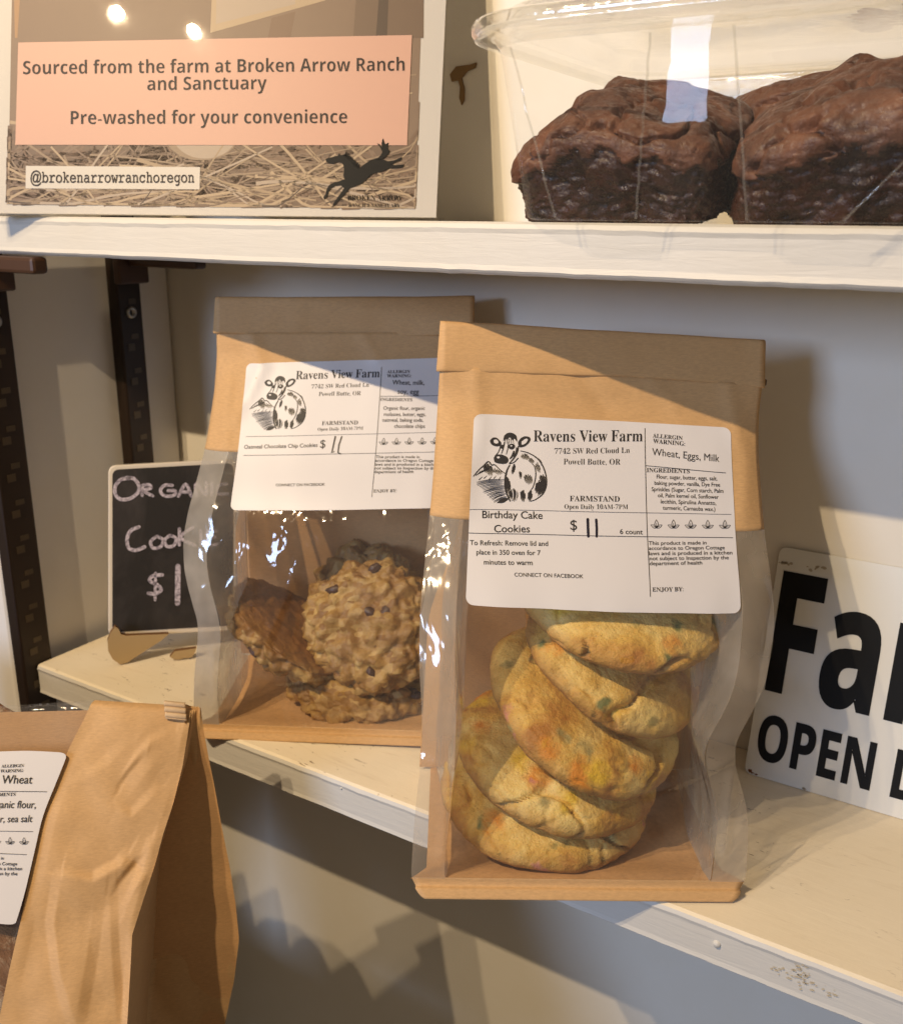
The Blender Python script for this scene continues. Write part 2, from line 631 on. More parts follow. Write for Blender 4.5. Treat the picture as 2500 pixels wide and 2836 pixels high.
# flaked patch and nail heads on the lower shelf edge
fl = MB(); random.seed(4)
for i in range(60):
    a = random.gauss(0, 1); b = random.gauss(0, 1)
    x = .4245 + .0042 * a + .0022 * b; z = -.0075 - .0018 * a + .0016 * b
    if not -.0165 < z < -.002: continue
    r = random.uniform(.0001, .00042)
    pts = [(x + r * random.uniform(.8, 3.0) * math.cos(k * PI / 3), -.00062, z + r * random.uniform(.5, 1.0) * math.sin(k * PI / 3)) for k in range(6)]
    fl.add(pts, [(0, 1, 2, 3, 4, 5)])
o = obj('flaked_patch', [(p[0] - .0005, p[1], p[2] + .019) for p in fl.v], fl.f, plain('bare_flaked_wood', (.55, .46, .33), .8), low, False)
for x, z, r in ((.3955, -.0085, .0011), (.2205, -.0040, .0004)):
    nh = MB()
    ring_ = [(x + r * math.cos(k * PI / 6) - .0005, -.0010 if r > .0005 else -.0006, z + r * math.sin(k * PI / 6) + .019) for k in range(12)]
    base = [(x + 1.5 * r * math.cos(k * PI / 6) - .0005, .0003, z + 1.5 * r * math.sin(k * PI / 6) + .019) for k in range(12)]
    nh.add(ring_ + base, [tuple(range(12))] + [(k, 12 + k, 12 + (k + 1) % 12, (k + 1) % 12) for k in range(12)])
    nh.obj('nail_head', WHITE_P, low, True)


# slotted metal standards on the side wall
def standard(y0, y1, label, zscrew):
    t = thing('shelf_standard', label, 'shelf standard', (-.0095, (y0 + y1) / 2, -.6), group='dark slotted standards on the side wall')
    ym = (y1 - y0) / 2
    b = MB(); b.box((0, -ym, 0), (.0090, ym, 1.5)); bevel(b.obj('rail', METAL, t), .0012)
    s = MB()
    z = .34
    while z < 1.1:
        s.box((.0088, -.0042, z), (.0094, .0006, z + .0042))
        s.box((.0088, -.0012, z + .0068), (.0093, .0040, z + .0098))
        z += .0205
    s.obj('slots', METAL_S, t)
    c = MB(); zc = zscrew + .6
    n = 16; rr = [(.0036, .0090), (.0034, .0102), (.0021, .0106), (.0016, .0094), (.0001, .0094)]
    vv = [(x, r * math.cos(2 * PI * k / n), zc + r * math.sin(2 * PI * k / n)) for r, x in rr for k in range(n)]
    c.add(vv, [(i * n + k, i * n + (k + 1) % n, (i + 1) * n + (k + 1) % n, (i + 1) * n + k) for i in range(len(rr) - 1) for k in range(n)])
    c.obj('screw', SCREW, t, True)
    return t


standard(-.0082, .0106, 'dark slotted metal standard nearest the front end of the side wall', .1945)
standard(.0805, .0978, 'dark slotted metal standard farther back, behind the chalkboard', .193)


def bracket(y, z, label, length):
    t = thing('shelf_bracket', label, 'bracket', (0, y, z), group='brackets holding the shelf boards')
    b = MB(); b.box((-.0004, -.0108, -.0185), (.0055, .0108, -.0006)); bevel(b.obj('clip', METAL_B, t), .0012)
    a = MB(); a.box((.0052, -.0045, -.0085), (length, .0045, -.0004)); bevel(a.obj('arm', METAL_B, t), .0018)


bracket(.0012, H1 - .0004, 'brown bracket under the upper shelf at the front standard', .042)
bracket(.0892, H1 - .0004, 'brown bracket under the upper shelf at the rear standard', .06)
# torn scrap left on the back wall beside the tub
sc = MB()
P = [onto(x, y, Vector((0, D - .0012, 0)), Vector((0, -1, 0))) for x, y in
     ((1245, 205), (1262, 183), (1300, 178), (1318, 172), (1315, 186), (1292, 196), (1277, 215), (1285, 245), (1284, 275), (1277, 290), (1271, 270), (1273, 240), (1268, 222), (1250, 225))]
sc.prism(P, (0, .001, 0))
setp(sc.obj('paper_scrap', plain('torn_brown_paper', (.22, .13, .05), .8)), 'small torn brown scrap stuck on the wall beside the brownie tub', 'scrap')

# ================================================================== COOKIE BAGS
_PROF = [(-.0042, .0005), (-.0016, .0030), (.0012, .0057), (.0038, .030), (.0058, .052), (.0088, .078), (.0190, .1090), (.0415, .1375), (.0640, .1715), (.0692, .186), (.0735, .2030)]
_cp = curve(_PROF, 12)
_s = [0]
for a, b in zip(_cp, _cp[1:]): _s.append(_s[-1] + math.hypot(b[0] - a[0], b[1] - a[1]))
_cy = np.array([p[0] for p in _cp]); _cz = np.array([p[1] for p in _cp]); _s = np.array(_s)
SMAX = float(_s[-1])


def s_of_z(z): return float(np.interp(z, _cz, _s))
def yz(s):
    return float(np.interp(s, _s, _cy)), float(np.interp(s, _s, _cz))


HW = .0640


class Bag:
    def __init__(s, seed, pl, pr, skew=0.0, creases=(), shl=(.002, .104, .03)):
        s.seed, s.pl, s.pr, s.skew, s.creases, s.shl = seed, pl, pr, skew, creases, shl

    def dz(s, x, z):
        return -s.skew * x * max(0.0, min(1.0, (z - .055) / .11))

    def hw(s, z, side):
        p = s.pr if side > 0 else s.pl
        a, b, c = s.shl if side < 0 else (.002, .104, .03)
        w = HW - p * math.exp(-((z - .060) / .021) ** 2) + a * math.exp(-((z - b) / c) ** 2)
        r = .0085
        if z < r: w -= r - math.sqrt(max(0, r * r - (r - max(z, .0002)) ** 2))
        return w

    def F(s, x, sp, lift=0.0):
        """front face: x measured from the bag's leaning centre line, sp along the face from the bottom"""
        y, z = yz(sp)
        y1, z1 = yz(sp + .001)
        ny, nzz = -(z1 - z), (y1 - y)
        l = math.hypot(ny, nzz) or 1
        q = abs(x) / HW
        env = max(0.0, min(1.0, (z - .010) / .03)) * max(0.0, min(1.0, (.192 - z) / .03))
        lab = math.exp(-((x / .05) ** 4)) * math.exp(-((z - .14) / .034) ** 4)
        w = .0016 * nz(x * 26 + s.seed, z * 20, s.seed) * env * (1 - .55 * lab) + .0011 * nz(x * 70, z * 45, s.seed + 5) * env * (1 - .95 * lab)
        bul = -.0030 * (1 - min(q, 1) ** 2) * math.exp(-((z - .085) / .045) ** 2)
        if q > .80:                                   # flat seal fins bend back a little
            k = (q - .80) / .2
            bul += .0035 * k ** 2 * env + (.0016 * nz(z * 75, s.seed + x * 60) + .0002 * nz(z * 150, s.seed + 3, x * 90)) * env * min(1, k * 2) * (z < .135)
        d = bul + w - s.ridge(x, z)
        return Vector((x + .0475 * z, y + d - lift * 0 + ny / l * lift, z + nzz / l * lift + s.dz(x, z)))

    def ridge(s, x, z):
        h = 0.0
        for pts, w, a in s.creases:
            for (ax, az), (bx, bz) in zip(pts, pts[1:]):
                dx, dz = bx - ax, bz - az
                t = max(0, min(1, ((x - ax) * dx + (z - az) * dz) / (dx * dx + dz * dz)))
                dd = math.hypot(x - ax - dx * t, z - az - dz * t)
                if dd < w: h = max(h, a * (1 - dd / w) ** 1.5) if a > 0 else min(h, a * (1 - dd / w) ** 1.5)
        return h

    def xe(s, u, z):
        return u * s.hw(z, u)


def build_bag(B, root, gusset_depth, roll_w, fin=None):
    s0, s1, s2 = s_of_z(.0059), s_of_z(.136), SMAX
    # kraft lip along the foot with rounded corners
    def foot(u, t):
        sp = s0 * t
        r = .009
        uu = u * 2 - 1
        return B.F(B.xe(uu, yz(sp)[1]), sp)
    v, f = grid(48, 12, foot)
    o = obj('foot_seal', v, f, KRAFT, root)
    so = o.modifiers.new('thick', 'SOLIDIFY'); so.thickness = .00025; so.offset = -1

    def face(sa, sb, ua, ub):
        def fn(u, t):
            sp = sa + (sb - sa) * t
            z = yz(sp)[1]
            uu = ua + (ub - ua) * u
            return B.F(B.xe(uu, z), sp)
        return fn
    v, f = grid(110, 150, face(s0 - .0006, s1 + .0008, -.80, .80))
    obj('window_film', v, f, FILM, root)
    for a, b in ((-1.0, -.80), (.80, 1.0)):
        v, f = grid(12, 110, face(s0 - .0006, s1 + .0008, a, b))
        obj('seal_fin', v, f, fin or FILM_FIN, root)
    sr = s_of_z(.189)
    def up(u, t):
        p = face(s1, sr, -1, 1)(u, t)
        return p + Vector((0, -.00025, 0))
    v, f = grid(70, 40, up)
    o = obj('paper_front', v, f, KRAFT, root)
    so = o.modifiers.new('thick', 'SOLIDIFY'); so.thickness = .0002; so.offset = -1
    # back panel and floor of the bag
    gd = gusset_depth
    def yb(z): return .0748 + (gd - .0748) * max(0, min(1, (.17 - z) / .10)) ** .7
    def back(u, t):
        z = .0012 + .198 * t
        k = max(0.0, min(1.0, (z - .070) / .055)); k = k * k * (3 - 2 * k)
        x = (u * 2 - 1) * (HW - .0008 - .0110 * k * max(0.0, min(1.0, (.196 - z) / .04)))
        return Vector((x + .0475 * z, yb(z) + .0022 * nz(x * 30, z * 22, B.seed + 9), z + B.dz(x, z)))
    v, f = grid(40, 60, back)
    obj('back_panel', v, f, KRAFT_D, root)
    def floor(u, t):
        x = (u * 2 - 1) * (HW - .006 * min(1, t * 5))
        y = .0012 + (gd - .0012) * t ** 1.4
        return Vector((x, y, .0010 + .0044 * math.exp(-((y - .0012) / .013) ** 2) + .0006 * nz(x * 60, y * 60, 2)))
    v, f = grid(40, 40, floor)
    obj('bottom_panel', v, f, KRAFT_D, root)
    # folded clear side gussets
    for sd in (-1, 1):
        def gus(u, t):
            z = .004 + .182 * t
            sp = s_of_z(z)
            xf = sd * (B.hw(z, sd) * .80)
            pf = B.F(xf, sp)
            pb = Vector((sd * (HW - .0075) + .0475 * z, yb(z) - .0006, z + B.dz(sd * HW, z)))
            p = pf.lerp(pb, u)
            fold = math.sin(PI * u) * (.003 + .008 * t)
            p.x -= sd * fold
            p.x += .0012 * nz(u * 4 + sd, z * 45, B.seed + 20)
            return p
        v, f = grid(16, 60, gus)
        obj('side_gusset', v, f, FILM_SIDE, root)
    # rolled top
    cs = []
    hh = .0182
    for k in range(28):
        a = 2 * PI * k / 28
        cs.append((.0021 * math.copysign(abs(math.cos(a)) ** .6, math.cos(a)), hh / 2 * math.copysign(abs(math.sin(a)) ** .16, math.sin(a))))
    y0, z0 = yz(s_of_z(.1965))
    NX = 50
    vv, ff = [], []
    for i in range(NX + 1):
        u = i / NX * 2 - 1
        x = u * roll_w
        for cy_, cz_ in cs:
            g = .0011 * nz(x * 24, cz_ * 50, B.seed + 31) + .0005 * nz(x * 90, cz_ * 120, B.seed + 37) + (.0008 * (1 - u * u) * (cz_ < 0) * (cy_ < 0))
            low = -.0010 * math.sin((u + 1) * 2.4 + B.seed) * (cz_ < -.004)
            zz = z0 + cz_ + low + .0004 * nz(x * 40, 2, B.seed) + B.dz(x, .2)
            vv.append((x + .0475 * z0 - .0012 * (cz_ < -.005) * (u < -.97), y0 + .0012 + cy_ + g + cz_ * .30, zz))
    k = len(cs)
    for i in range(NX):
        for j in range(k):
            ff.append((i * k + j, i * k + (j + 1) % k, (i + 1) * k + (j + 1) % k, (i + 1) * k + j))
    ff.append(tuple(range(k))[::-1]); ff.append(tuple(NX * k + j for j in range(k)))
    obj('rolled_top', vv, ff, KRAFT, root)
    tt = MB()
    x = roll_w + .0475 * z0
    q = B.dz(roll_w, .2)
    tt.box((x - .001, y0 - .001, z0 - .0085 + q), (x + .0012, y0 + .0022, z0 - .0060 + q))
    bevel(tt.obj('tin_tie_end', METAL_B, root), .0004)


def label_on(B, root, xc, sc, phi, LW=.1016, LH=.0762, r=.0030, waves=0.0):
    cp, sp_ = math.cos(phi), math.sin(phi)

    def mp(a, b, lift):
        """a, b in 0..1 from the label's top-left"""
        dx = (a - .5) * LW; dy = (.5 - b) * LH
        x = xc + dx * cp - dy * sp_; s = sc + dx * sp_ + dy * cp
        return B.F(x, s, .00045 + lift)

    def fn(u, t):
        yy = t * LH
        d = min(yy, LH - yy)
        ins = 0 if d >= r else r - math.sqrt(max(0, r * r - (r - d) ** 2))
        w = 1 - 2 * ins / LW
        return mp(.5 + (u - .5) * w, t, 0.0)
    # finer rows near the corners
    ts = sorted(set([0, .002, .006, .012, .02, .03, .04] + [i / 36 for i in range(1, 36)] + [.96, .97, .98, .988, .994, .998, 1]))
    n = 44
    v = [fn(i / n, t) for t in ts for i in range(n + 1)]
    f = [(j * (n + 1) + i, (j + 1) * (n + 1) + i, (j + 1) * (n + 1) + i + 1, j * (n + 1) + i + 1) for j in range(len(ts) - 1) for i in range(n)]
    lab = obj('label', v, f, LABELW, root)
    return lab, mp


def leaf_icon(d, x, y, k, w=2.6):
    def leaf(a, L, wd):
        c, s = math.cos(a), math.sin(a)
        out = []
        for i in range(17):
            t = i / 16 * 2
            q = t if t <= 1 else 2 - t
            ww = math.sin(PI * q ** .8) * wd * (1 if t <= 1 else -1)
            out.append((x + (c * q * L - s * ww) * k, y + 16 * k - (s * q * L + c * ww) * k))
        return out
    for a, L, wd in ((PI / 2, 40, 9), (R_(28), 31, 7), (R_(152), 31, 7)):
        d.stroke(leaf(a, L, wd), w * k)
        d.line(x, y + 16 * k, x + math.cos(a) * L * .6 * k, y + 16 * k - math.sin(a) * L * .6 * k, w * .8 * k, 3)


def cow_drawing(d, X, Y):
    """line engraving: cow before mountains, in units of the label picture; X, Y map its coordinates"""
    def T(p): return [(X(a, b), Y(a, b)) for a, b in p]
    def st(p, w0, w1=None, wm=None, n=5, lift=1.0, m=0): d.stroke(curve(T(p), n), w0, w1, wm, lift, m)
    def po(p, lift=1.0, m=0, smooth=True):
        q = T(p)
        d.poly(curve(q + [q[0]], 4)[:-1] if smooth else q, lift, m)
    rnd = random.Random(3)
    # ears
    po([(353, 577), (366, 563), (384, 562), (398, 572), (408, 588), (396, 602), (374, 601), (360, 592)])
    po([(372, 574), (386, 572), (395, 584), (386, 590), (374, 586)], 2, 1)
    po([(488, 583), (502, 563), (522, 554), (543, 557), (549, 569), (538, 588), (516, 603), (494, 604)])
    po([(506, 580), (524, 566), (536, 569), (526, 586), (508, 594)], 2, 1)
    # poll tuft
    po([(418, 580), (421, 556), (434, 542), (452, 538), (470, 543), (482, 556), (484, 580), (472, 566), (462, 572), (448, 560), (436, 572), (428, 566)])
    # face outline and markings
    st([(406, 588), (402, 610), (394, 630), (378, 648)], 5, 4)
    st([(490, 600), (486, 625), (470, 655), (446, 683)], 5, 4, 8)
    po([(372, 656), (382, 643), (402, 640), (424, 645), (440, 656), (441, 674), (426, 684), (396, 683), (376, 675)])
    po([(386, 653), (396, 650), (402, 656), (392, 660)], 2, 1)
    po([(436, 603), (452, 590), (470, 592), (474, 604), (462, 616), (446, 612)])
    po([(452, 598), (460, 597), (460, 602), (453, 603)], 2, 1)
    po([(404, 602), (412, 594), (420, 600), (414, 612), (406, 612)])
    st([(424, 582), (418, 610), (408, 640)], 5, 1, 6)
    st([(442, 580), (440, 610), (432, 640)], 1, 2, 4)
    st([(470, 622), (462, 645), (448, 662)], 6, 2, 10)
    st([(482, 606), (478, 628), (466, 650)], 6, 2)
    for i in range(5):
        st([(428 + i * 9, 566), (424 + i * 11, 590)], 4, 1)
    st([(446, 684), (470, 676), (490, 655)], 4, 5)
    # neck and back
    st([(500, 622), (540, 632), (580, 655), (608, 692), (624, 740), (625, 785), (608, 825), (572, 852), (548, 860)], 4, 4, 6)
    st([(570, 650), (590, 660), (602, 676), (600, 688)], 4, 3)
    def hatch(cx_, cy_, w, h, n, sl=0.0, w0=3.4):
        for k in range(n):
            a = (k + .5) / n - .5
            hh = h * (1 - (2 * a) ** 2 * .7) * rnd.uniform(.75, 1.1)
            x = cx_ + a * w
            st([(x - sl * hh * .5, cy_ - hh * .5 + rnd.uniform(-3, 3)), (x + 1, cy_), (x + sl * hh * .5, cy_ + hh * .5)], w0, 1.2, w0, 3)
    hatch(522, 650, 40, 30, 9, .3, 2.8); hatch(552, 668, 26, 26, 6, .4, 2.6); hatch(584, 700, 22, 50, 5, .3, 2.6)
    # chest and front
    st([(450, 688), (436, 715), (427, 755), (428, 800), (440, 838), (452, 862)], 5, 5, 9)
    hatch(440, 785, 24, 88, 6, .1, 3.8); hatch(466, 708, 16, 50, 4, -.2)
    hatch(538, 756, 40, 52, 9, .25, 2.8); hatch(500, 735, 14, 40, 4, .1, 2.4)
    st([(556, 680), (570, 700), (574, 740), (562, 790), (540, 820)], 3, 3, 5)
    # belly and legs
    hatch(598, 792, 54, 84, 12, -.25, 4.6); hatch(606, 752, 30, 40, 7, .1, 3)
    hatch(466, 832, 44, 66, 8, .05, 5); hatch(512, 836, 24, 60, 5, .05, 4.6); hatch(546, 836, 22, 52, 5, -.1, 4.4)
    st([(462, 806), (466, 836), (460, 858)], 4, 3, lift=2, m=1)
    st([(482, 810), (482, 836), (478, 858)], 4, 3, lift=2, m=1)
    # mountain
    st([(273, 742), (300, 712), (322, 694), (346, 674), (362, 690), (378, 690), (404, 714), (436, 736)], 4, 3, 6, 4)
    hatch(346, 712, 44, 60, 9, .35, 3.6)
    hatch(390, 722, 40, 30, 7, .6, 3)
    if False: po([(346, 676), (358, 690), (352, 706), (366, 716), (354, 726), (362, 742), (344, 738), (330, 752), (322, 738), (334, 722), (330, 712), (340, 700)])
    for i in range(7):
        x = 284 + i * 9
        st([(x, 738 - i * 4), (x + 18, 722 - i * 4 + 3), (x + 24, 716 - i * 4)], 4, 1)
    for i in range(5):
        st([(300 + i * 24, 760 - (i % 2) * 6), (318 + i * 22, 744 - (i % 2) * 4)], 5, 1)
    # field hatching
    for i in range(19):
        a = i / 18
        x0 = 284 + 92 * a ** 1.2 + rnd.uniform(-5, 7); y0 = 770 + 98 * a
        x1 = 424 + 10 * a + rnd.uniform(-14, 4); y1 = 758 + 84 * a
        st([(x0, y0), ((x0 + x1) / 2, (y0 + y1) / 2 - 5), (x1, y1)], 1.2, 1.0, 3.4)
    po([(386, 870), (402, 854), (426, 846), (444, 848), (430, 862), (412, 870)])


def common_label(d, k, g):
    """shared header of the farm label; g(x,y) maps from the reference picture"""
    pass


# ---- bag in front: birthday cake cookies
def pose(O, a, tilt=0.0, lean=0.0):
    # local -> lean (about x) -> tilt (about y) -> yaw
    ml = Matrix(((1, 0, 0), (0, math.cos(lean), math.sin(lean)), (0, -math.sin(lean), math.cos(lean))))
    mt = Matrix(((math.cos(tilt), 0, math.sin(tilt)), (0, 1, 0), (-math.sin(tilt), 0, math.cos(tilt))))
    ma = Matrix(((math.cos(a), -math.sin(a), 0), (math.sin(a), math.cos(a), 0), (0, 0, 1)))
    return Matrix.Translation(Vector((O[0], O[1], 0.0004))) @ (ma @ mt @ ml).to_4x4()


B2 = Bag(1.7, .0015, .0105, .045, [([(.046, .104), (.020, .088), (.014, .082), (.019, .070), (.028, .054), (.030, .049)], .0042, .0016), ([(.056, .058), (.042, .050), (.022, .043)], .0040, .0013),
                                    ([(-.066, .0535), (-.044, .0525)], .003, .0010), ([(-.050, .190), (-.047, .165), (-.052, .140)], .007, .0010), ([(-.010, .190), (.002, .176)], .006, -.0007), ([(.050, .188), (.058, .160), (.056, .142)], .006, .0009), ([(.020, .188), (.030, .178)], .005, .0006), ([(.0535, .050), (.0545, .018)], .0035, .0012), ([(-.0525, .050), (-.0525, .016)], .0035, .0012)])
bag2 = thing('cookie_bag', 'kraft window bag of birthday cake cookies standing at the shelf edge, rolled top', 'bag', mat=pose((.3445, -.0131), R_(31.5)), group='kraft window bags of cookies')
build_bag(B2, bag2, .086, .0645)
sc2 = (s_of_z(.110) + s_of_z(.1715)) / 2
lab2, mp2 = label_on(B2, bag2, .0013, sc2, 0.0)
h2 = homography([(278, 450), (1508, 498), (1560, 1412), (232, 1365)], [(0, 0), (1, 0), (1, 1), (0, 1)])
LIFT = .00013
d = Draw(lambda x, y, l: mp2(*h2(x, y), LIFT * l))
d.text('Ravens View Farm', 'serif', 563, 1088, 577, 570, -.004, 1.18)
d.text('7742 SW Red Cloud Ln', 'serif', 664, 1026, 634, 625, -.011, 1.1)
d.text('Powell Butte, OR', 'serif', 708, 982, 683, 681, -.011, 1.1)
d.text('FARMSTAND', 'serif', 738, 978, 857, 857, -.004, 1.0)
d.text('Open Daily 10AM-7PM', 'serif', 712, 1018, 894, 892, -.011, 1.1)
d.text('ALLERGIN', 'serif', 1136, 1278, 551, 560, 0)
d.text('WARNING:', 'serif', 1138, 1290, 577, 587, 0)
d.text('Wheat, Eggs, Milk', 'sans', 1134, 1456, 634, 660, .004, 1.1)
d.text('INGREDIENTS', 'serif', 1108, 1314, 715, 717, 0)
for t, a, b, y in (('Flour, sugar, butter, eggs, salt,', 1156, 1446, 745), ('baking powder, vanilla, Dye Free', 1146, 1460, 775), ('Sprinkles (Sugar, Corn starch, Palm', 1132, 1477, 805),
                   ('oil, Palm kernel oil, Sunflower', 1162, 1454, 834), ('lecithin, Spirulina Annatto,', 1176, 1442, 864), ('turmeric, Carnauba wax.)', 1186, 1438, 894)):
    d.text(t, 'sans', a, b, y, y + 4, .007, 1.15)
d.text('Birthday Cake', 'sans', 316, 607, 942, 944, .009, 1.0)
d.text('Cookies', 'sans', 373, 545, 1011, 1010, .009, 1.0)
d.text('$', 'serif', 740, 772, 995, 995, 0, 1.0)
d.text('6 count', 'sans', 978, 1088, 1012, 1014, .007)
d.text('To Refresh: Remove lid and', 'sans', 255, 632, 1075, 1076, .008, 1.05)
d.text('place in 350 oven for 7', 'sans', 286, 595, 1121, 1122, .008, 1.05)
d.text('minutes to warm', 'sans', 321, 556, 1170, 1171, .008, 1.05)
d.text('CONNECT ON FACEBOOK', 'sans', 468, 798, 1227, 1232, .006)
d.text('ENJOY BY:', 'serif', 1128, 1278, 1296, 1296, 0)
for t, a, b, y in (('This product is made in', 1116, 1396, 1066), ('accordance to Oregon Cottage', 1116, 1484, 1091), ('laws and is produced in a kitchen', 1116, 1520, 1117),
                   ('not subject to Inspection by the', 1118, 1502, 1142), ('department of health', 1118, 1372, 1167)):
    d.text(t, 'sans', a, b, y, y - 2, .008, .9)
d.line(1098, 508, 1118, 1320, 3.2, 30)
d.line(1101, 684, 1488, 713, 3.0)
d.line(254, 900, 1516, 914, 2.2, 30)
d.line(248, 1016, 1524, 1030, 3.2, 30)
for i in range(5): leaf_icon(d, 1155 + 82.5 * i, 966, 1.0)
cow_drawing(d, lambda a, b: a, lambda a, b: b)
d.obj('label_printing', [INK, LABELW], lab2)
d = Draw(lambda x, y, l: mp2(*h2(x, y), LIFT * l))
d.stroke([(824, 942), (825, 985), (826, 1026)], 13, 12, cap=True)
d.stroke([(865, 944), (867, 985), (866, 1026)], 12, 11, cap=True)
d.obj('handwritten_price', PEN, lab2)

# ---- bag behind: oatmeal chocolate chip cookies
B1 = Bag(5.3, .0045, .004, 0.0, [([(-.010, .092), (-.016, .075), (-.026, .052)], .0045, .0016), ([(-.034, .098), (-.032, .070)], .003, .0008), ([(-.046, .188), (-.040, .172), (-.050, .150)], .007, .0013), ([(-.056, .165), (-.054, .140)], .005, .0009), ([(.010, .188), (.018, .176)], .006, .0007), ([(-.050, .036), (-.020, .030), (.010, .036)], .004, .0012), ([(-.0525, .046), (-.053, .016)], .0035, .0012)], (.0058, .092, .030))
bag1 = thing('cookie_bag', 'kraft window bag of oatmeal chocolate chip cookies, farther back and left', 'bag', mat=pose((.1889, .0231), .468, -.0212, -.0651), group='kraft window bags of cookies')
build_bag(B1, bag1, .080, .0645, FILM_FIN_M)
LAB1 = (.0040, s_of_z(.1435), .030)
lab1, mp1 = label_on(B1, bag1, *LAB1)
h1 = homography([(405, 490), (1736, 434), (1747, 1420), (393, 1460)], [(0, 0), (1, 0), (1, 1), (0, 1)])
d = Draw(lambda x, y, l: mp1(*h1(x, y), LIFT * l))
d.text('Ravens View Farm', 'serif', 735, 1283, 590, 568, -.004, 1.18)
d.text('7742 SW Red Cloud Ln', 'serif', 842, 1216, 650, 632, -.011, 1.1)
d.text('Powell Butte, OR', 'serif', 893, 1168, 698, 688, -.011, 1.1)
d.text('FARMSTAND', 'serif', 928, 1162, 888, 880, -.004, 1.0)
d.text('Open Daily 10AM-7PM', 'serif', 904, 1198, 926, 914, -.011, 1.1)
d.text('ALLERGIN', 'serif', 1332, 1480, 540, 537, 0)
d.text('WARNING:', 'serif', 1332, 1490, 568, 565, 0)
d.text('Wheat, milk,', 'sans', 1370, 1578, 614, 614, .005, 1.1)
d.text('soy, egg', 'sans', 1408, 1546, 674, 674, .005, 1.1)
d.text('INGREDIENTS', 'serif', 1298, 1506, 722, 722, 0)
for t, a, b, y in (('Organic flour, organic', 1322, 1592, 780), ('molasses, butter, eggs,', 1328, 1600, 820), ('oatmeal, baking soda,', 1320, 1586, 858), ('chocolate chips', 1400, 1600, 898)):
    d.text(t, 'sans', a, b, y, y - 2, .007, 1.1)
d.text('Oatmeal Chocolate Chip Cookies', 'sans', 436, 912, 1052, 1030, .007, 1.05)
d.text('$', 'serif', 928, 962, 1036, 1035, 0)
d.text('CONNECT ON FACEBOOK', 'sans', 670, 985, 1297, 1286, .006)
d.text('ENJOY BY:', 'serif', 1300, 1448, 1326, 1322, 0)
for t, a, b, y in (('This product is made in', 1296, 1578, 1098), ('accordance to Oregon Cottage', 1294, 1668, 1122), ('laws and is produced in a kitchen', 1294, 1700, 1148), ('not subject to Inspection by the', 1294, 1690, 1173), ('department of health', 1294, 1546, 1198)):
    d.text(t, 'sans', a, b, y, y - 4, .008, .9)
d.line(1293, 500, 1293, 1355, 3.2, 30)
d.line(1293, 692, 1700, 684, 3)
d.line(440, 972, 1720, 922, 2.4, 30)
d.line(436, 1096, 1720, 1050, 3, 30)
for i in range(5): leaf_icon(d, 1338 + 83 * i, 990 - 2 * i, 1.05)
cow_drawing(d, lambda a, b: 447 + (a - 272) * 1.04, lambda a, b: 575 + (b - 540) * 1.075 - (a - 272) * .02)
d.obj('label_printing', [INK, LABELW], lab1)
d = Draw(lambda x, y, l: mp1(*h1(x, y), LIFT * l))
d.stroke([(1022, 962), (1014, 1020), (1008, 1068), (1022, 1060)], 11, 8, cap=True)
d.stroke([(1064, 962), (1050, 1015), (1048, 1066), (1066, 1074)], 10, 9, cap=True)
d.obj('handwritten_price', PEN, lab1)


# ================================================================== COOKIES
def ico(sub):
    bm = bmesh.new()
    bmesh.ops.create_icosphere(bm, subdivisions=sub, radius=1)
    v = [x.co.copy() for x in bm.verts]
    f = [tuple(q.index for q in p.verts) for p in bm.faces]
    bm.free()
    return v, f


_I6 = ico(6)
_I3 = ico(3)


def sugar_shape(R, h, seed):
    v, f = _I6
    out = []
    o = Vector((seed * 13.1, seed * 7.7, seed * 3.3))
    for p in v:
        rho = min(.99999, math.hypot(p.x, p.y))
        ca, sa = (p.x / rho, p.y / rho) if rho > 1e-6 else (1, 0)
        rr = R * (1 + .034 * noise.noise(Vector((ca * 1.3, sa * 1.3, seed * 2.7))) + .014 * noise.noise(Vector((ca * 4, sa * 4, seed + 4))) + .007 * noise.noise(Vector((ca * 14, sa * 14, seed))))
        rad = rr * rho ** .66
        r_ = rad / rr
        if p.z > 0:
            z = h * .60 * (1 - r_ ** 3.4) ** .60 + h * .02
        else:
            z = -h * .38 * (1 - r_ ** 6) ** .5
        q = Vector((ca * rad, sa * rad, z))
        d = .0013 * noise.noise(q * 34 + o) + .0006 * noise.noise(q * 95 + o) + .0004 * noise.noise(q * 240 + o) + .00028 * noise.noise(q * 640 + o)
        if p.z > -.15:                          # fissures in the top crust
            wq = q + Vector((noise.noise(q * 120), noise.noise(q * 120 + o), 0)) * .0022
            e = abs(noise.noise(wq * 30 + o * 2))
            msk = max(0, noise.noise(q * 26 - o) + .02)
            if e < .055: d -= .0042 * (1 - e / .055) * min(1, msk * 7)
            e2 = abs(noise.noise(wq * 85 - o))
            if e2 < .10: d -= .0010 * (1 - e2 / .10) * min(1, max(0, noise.noise(q * 50 + o) + .1) * 5)
        nrm = Vector((p.x * .6, p.y * .6, p.z * 1.2)).normalized()
        out.append(q + nrm * d)
    return out, f


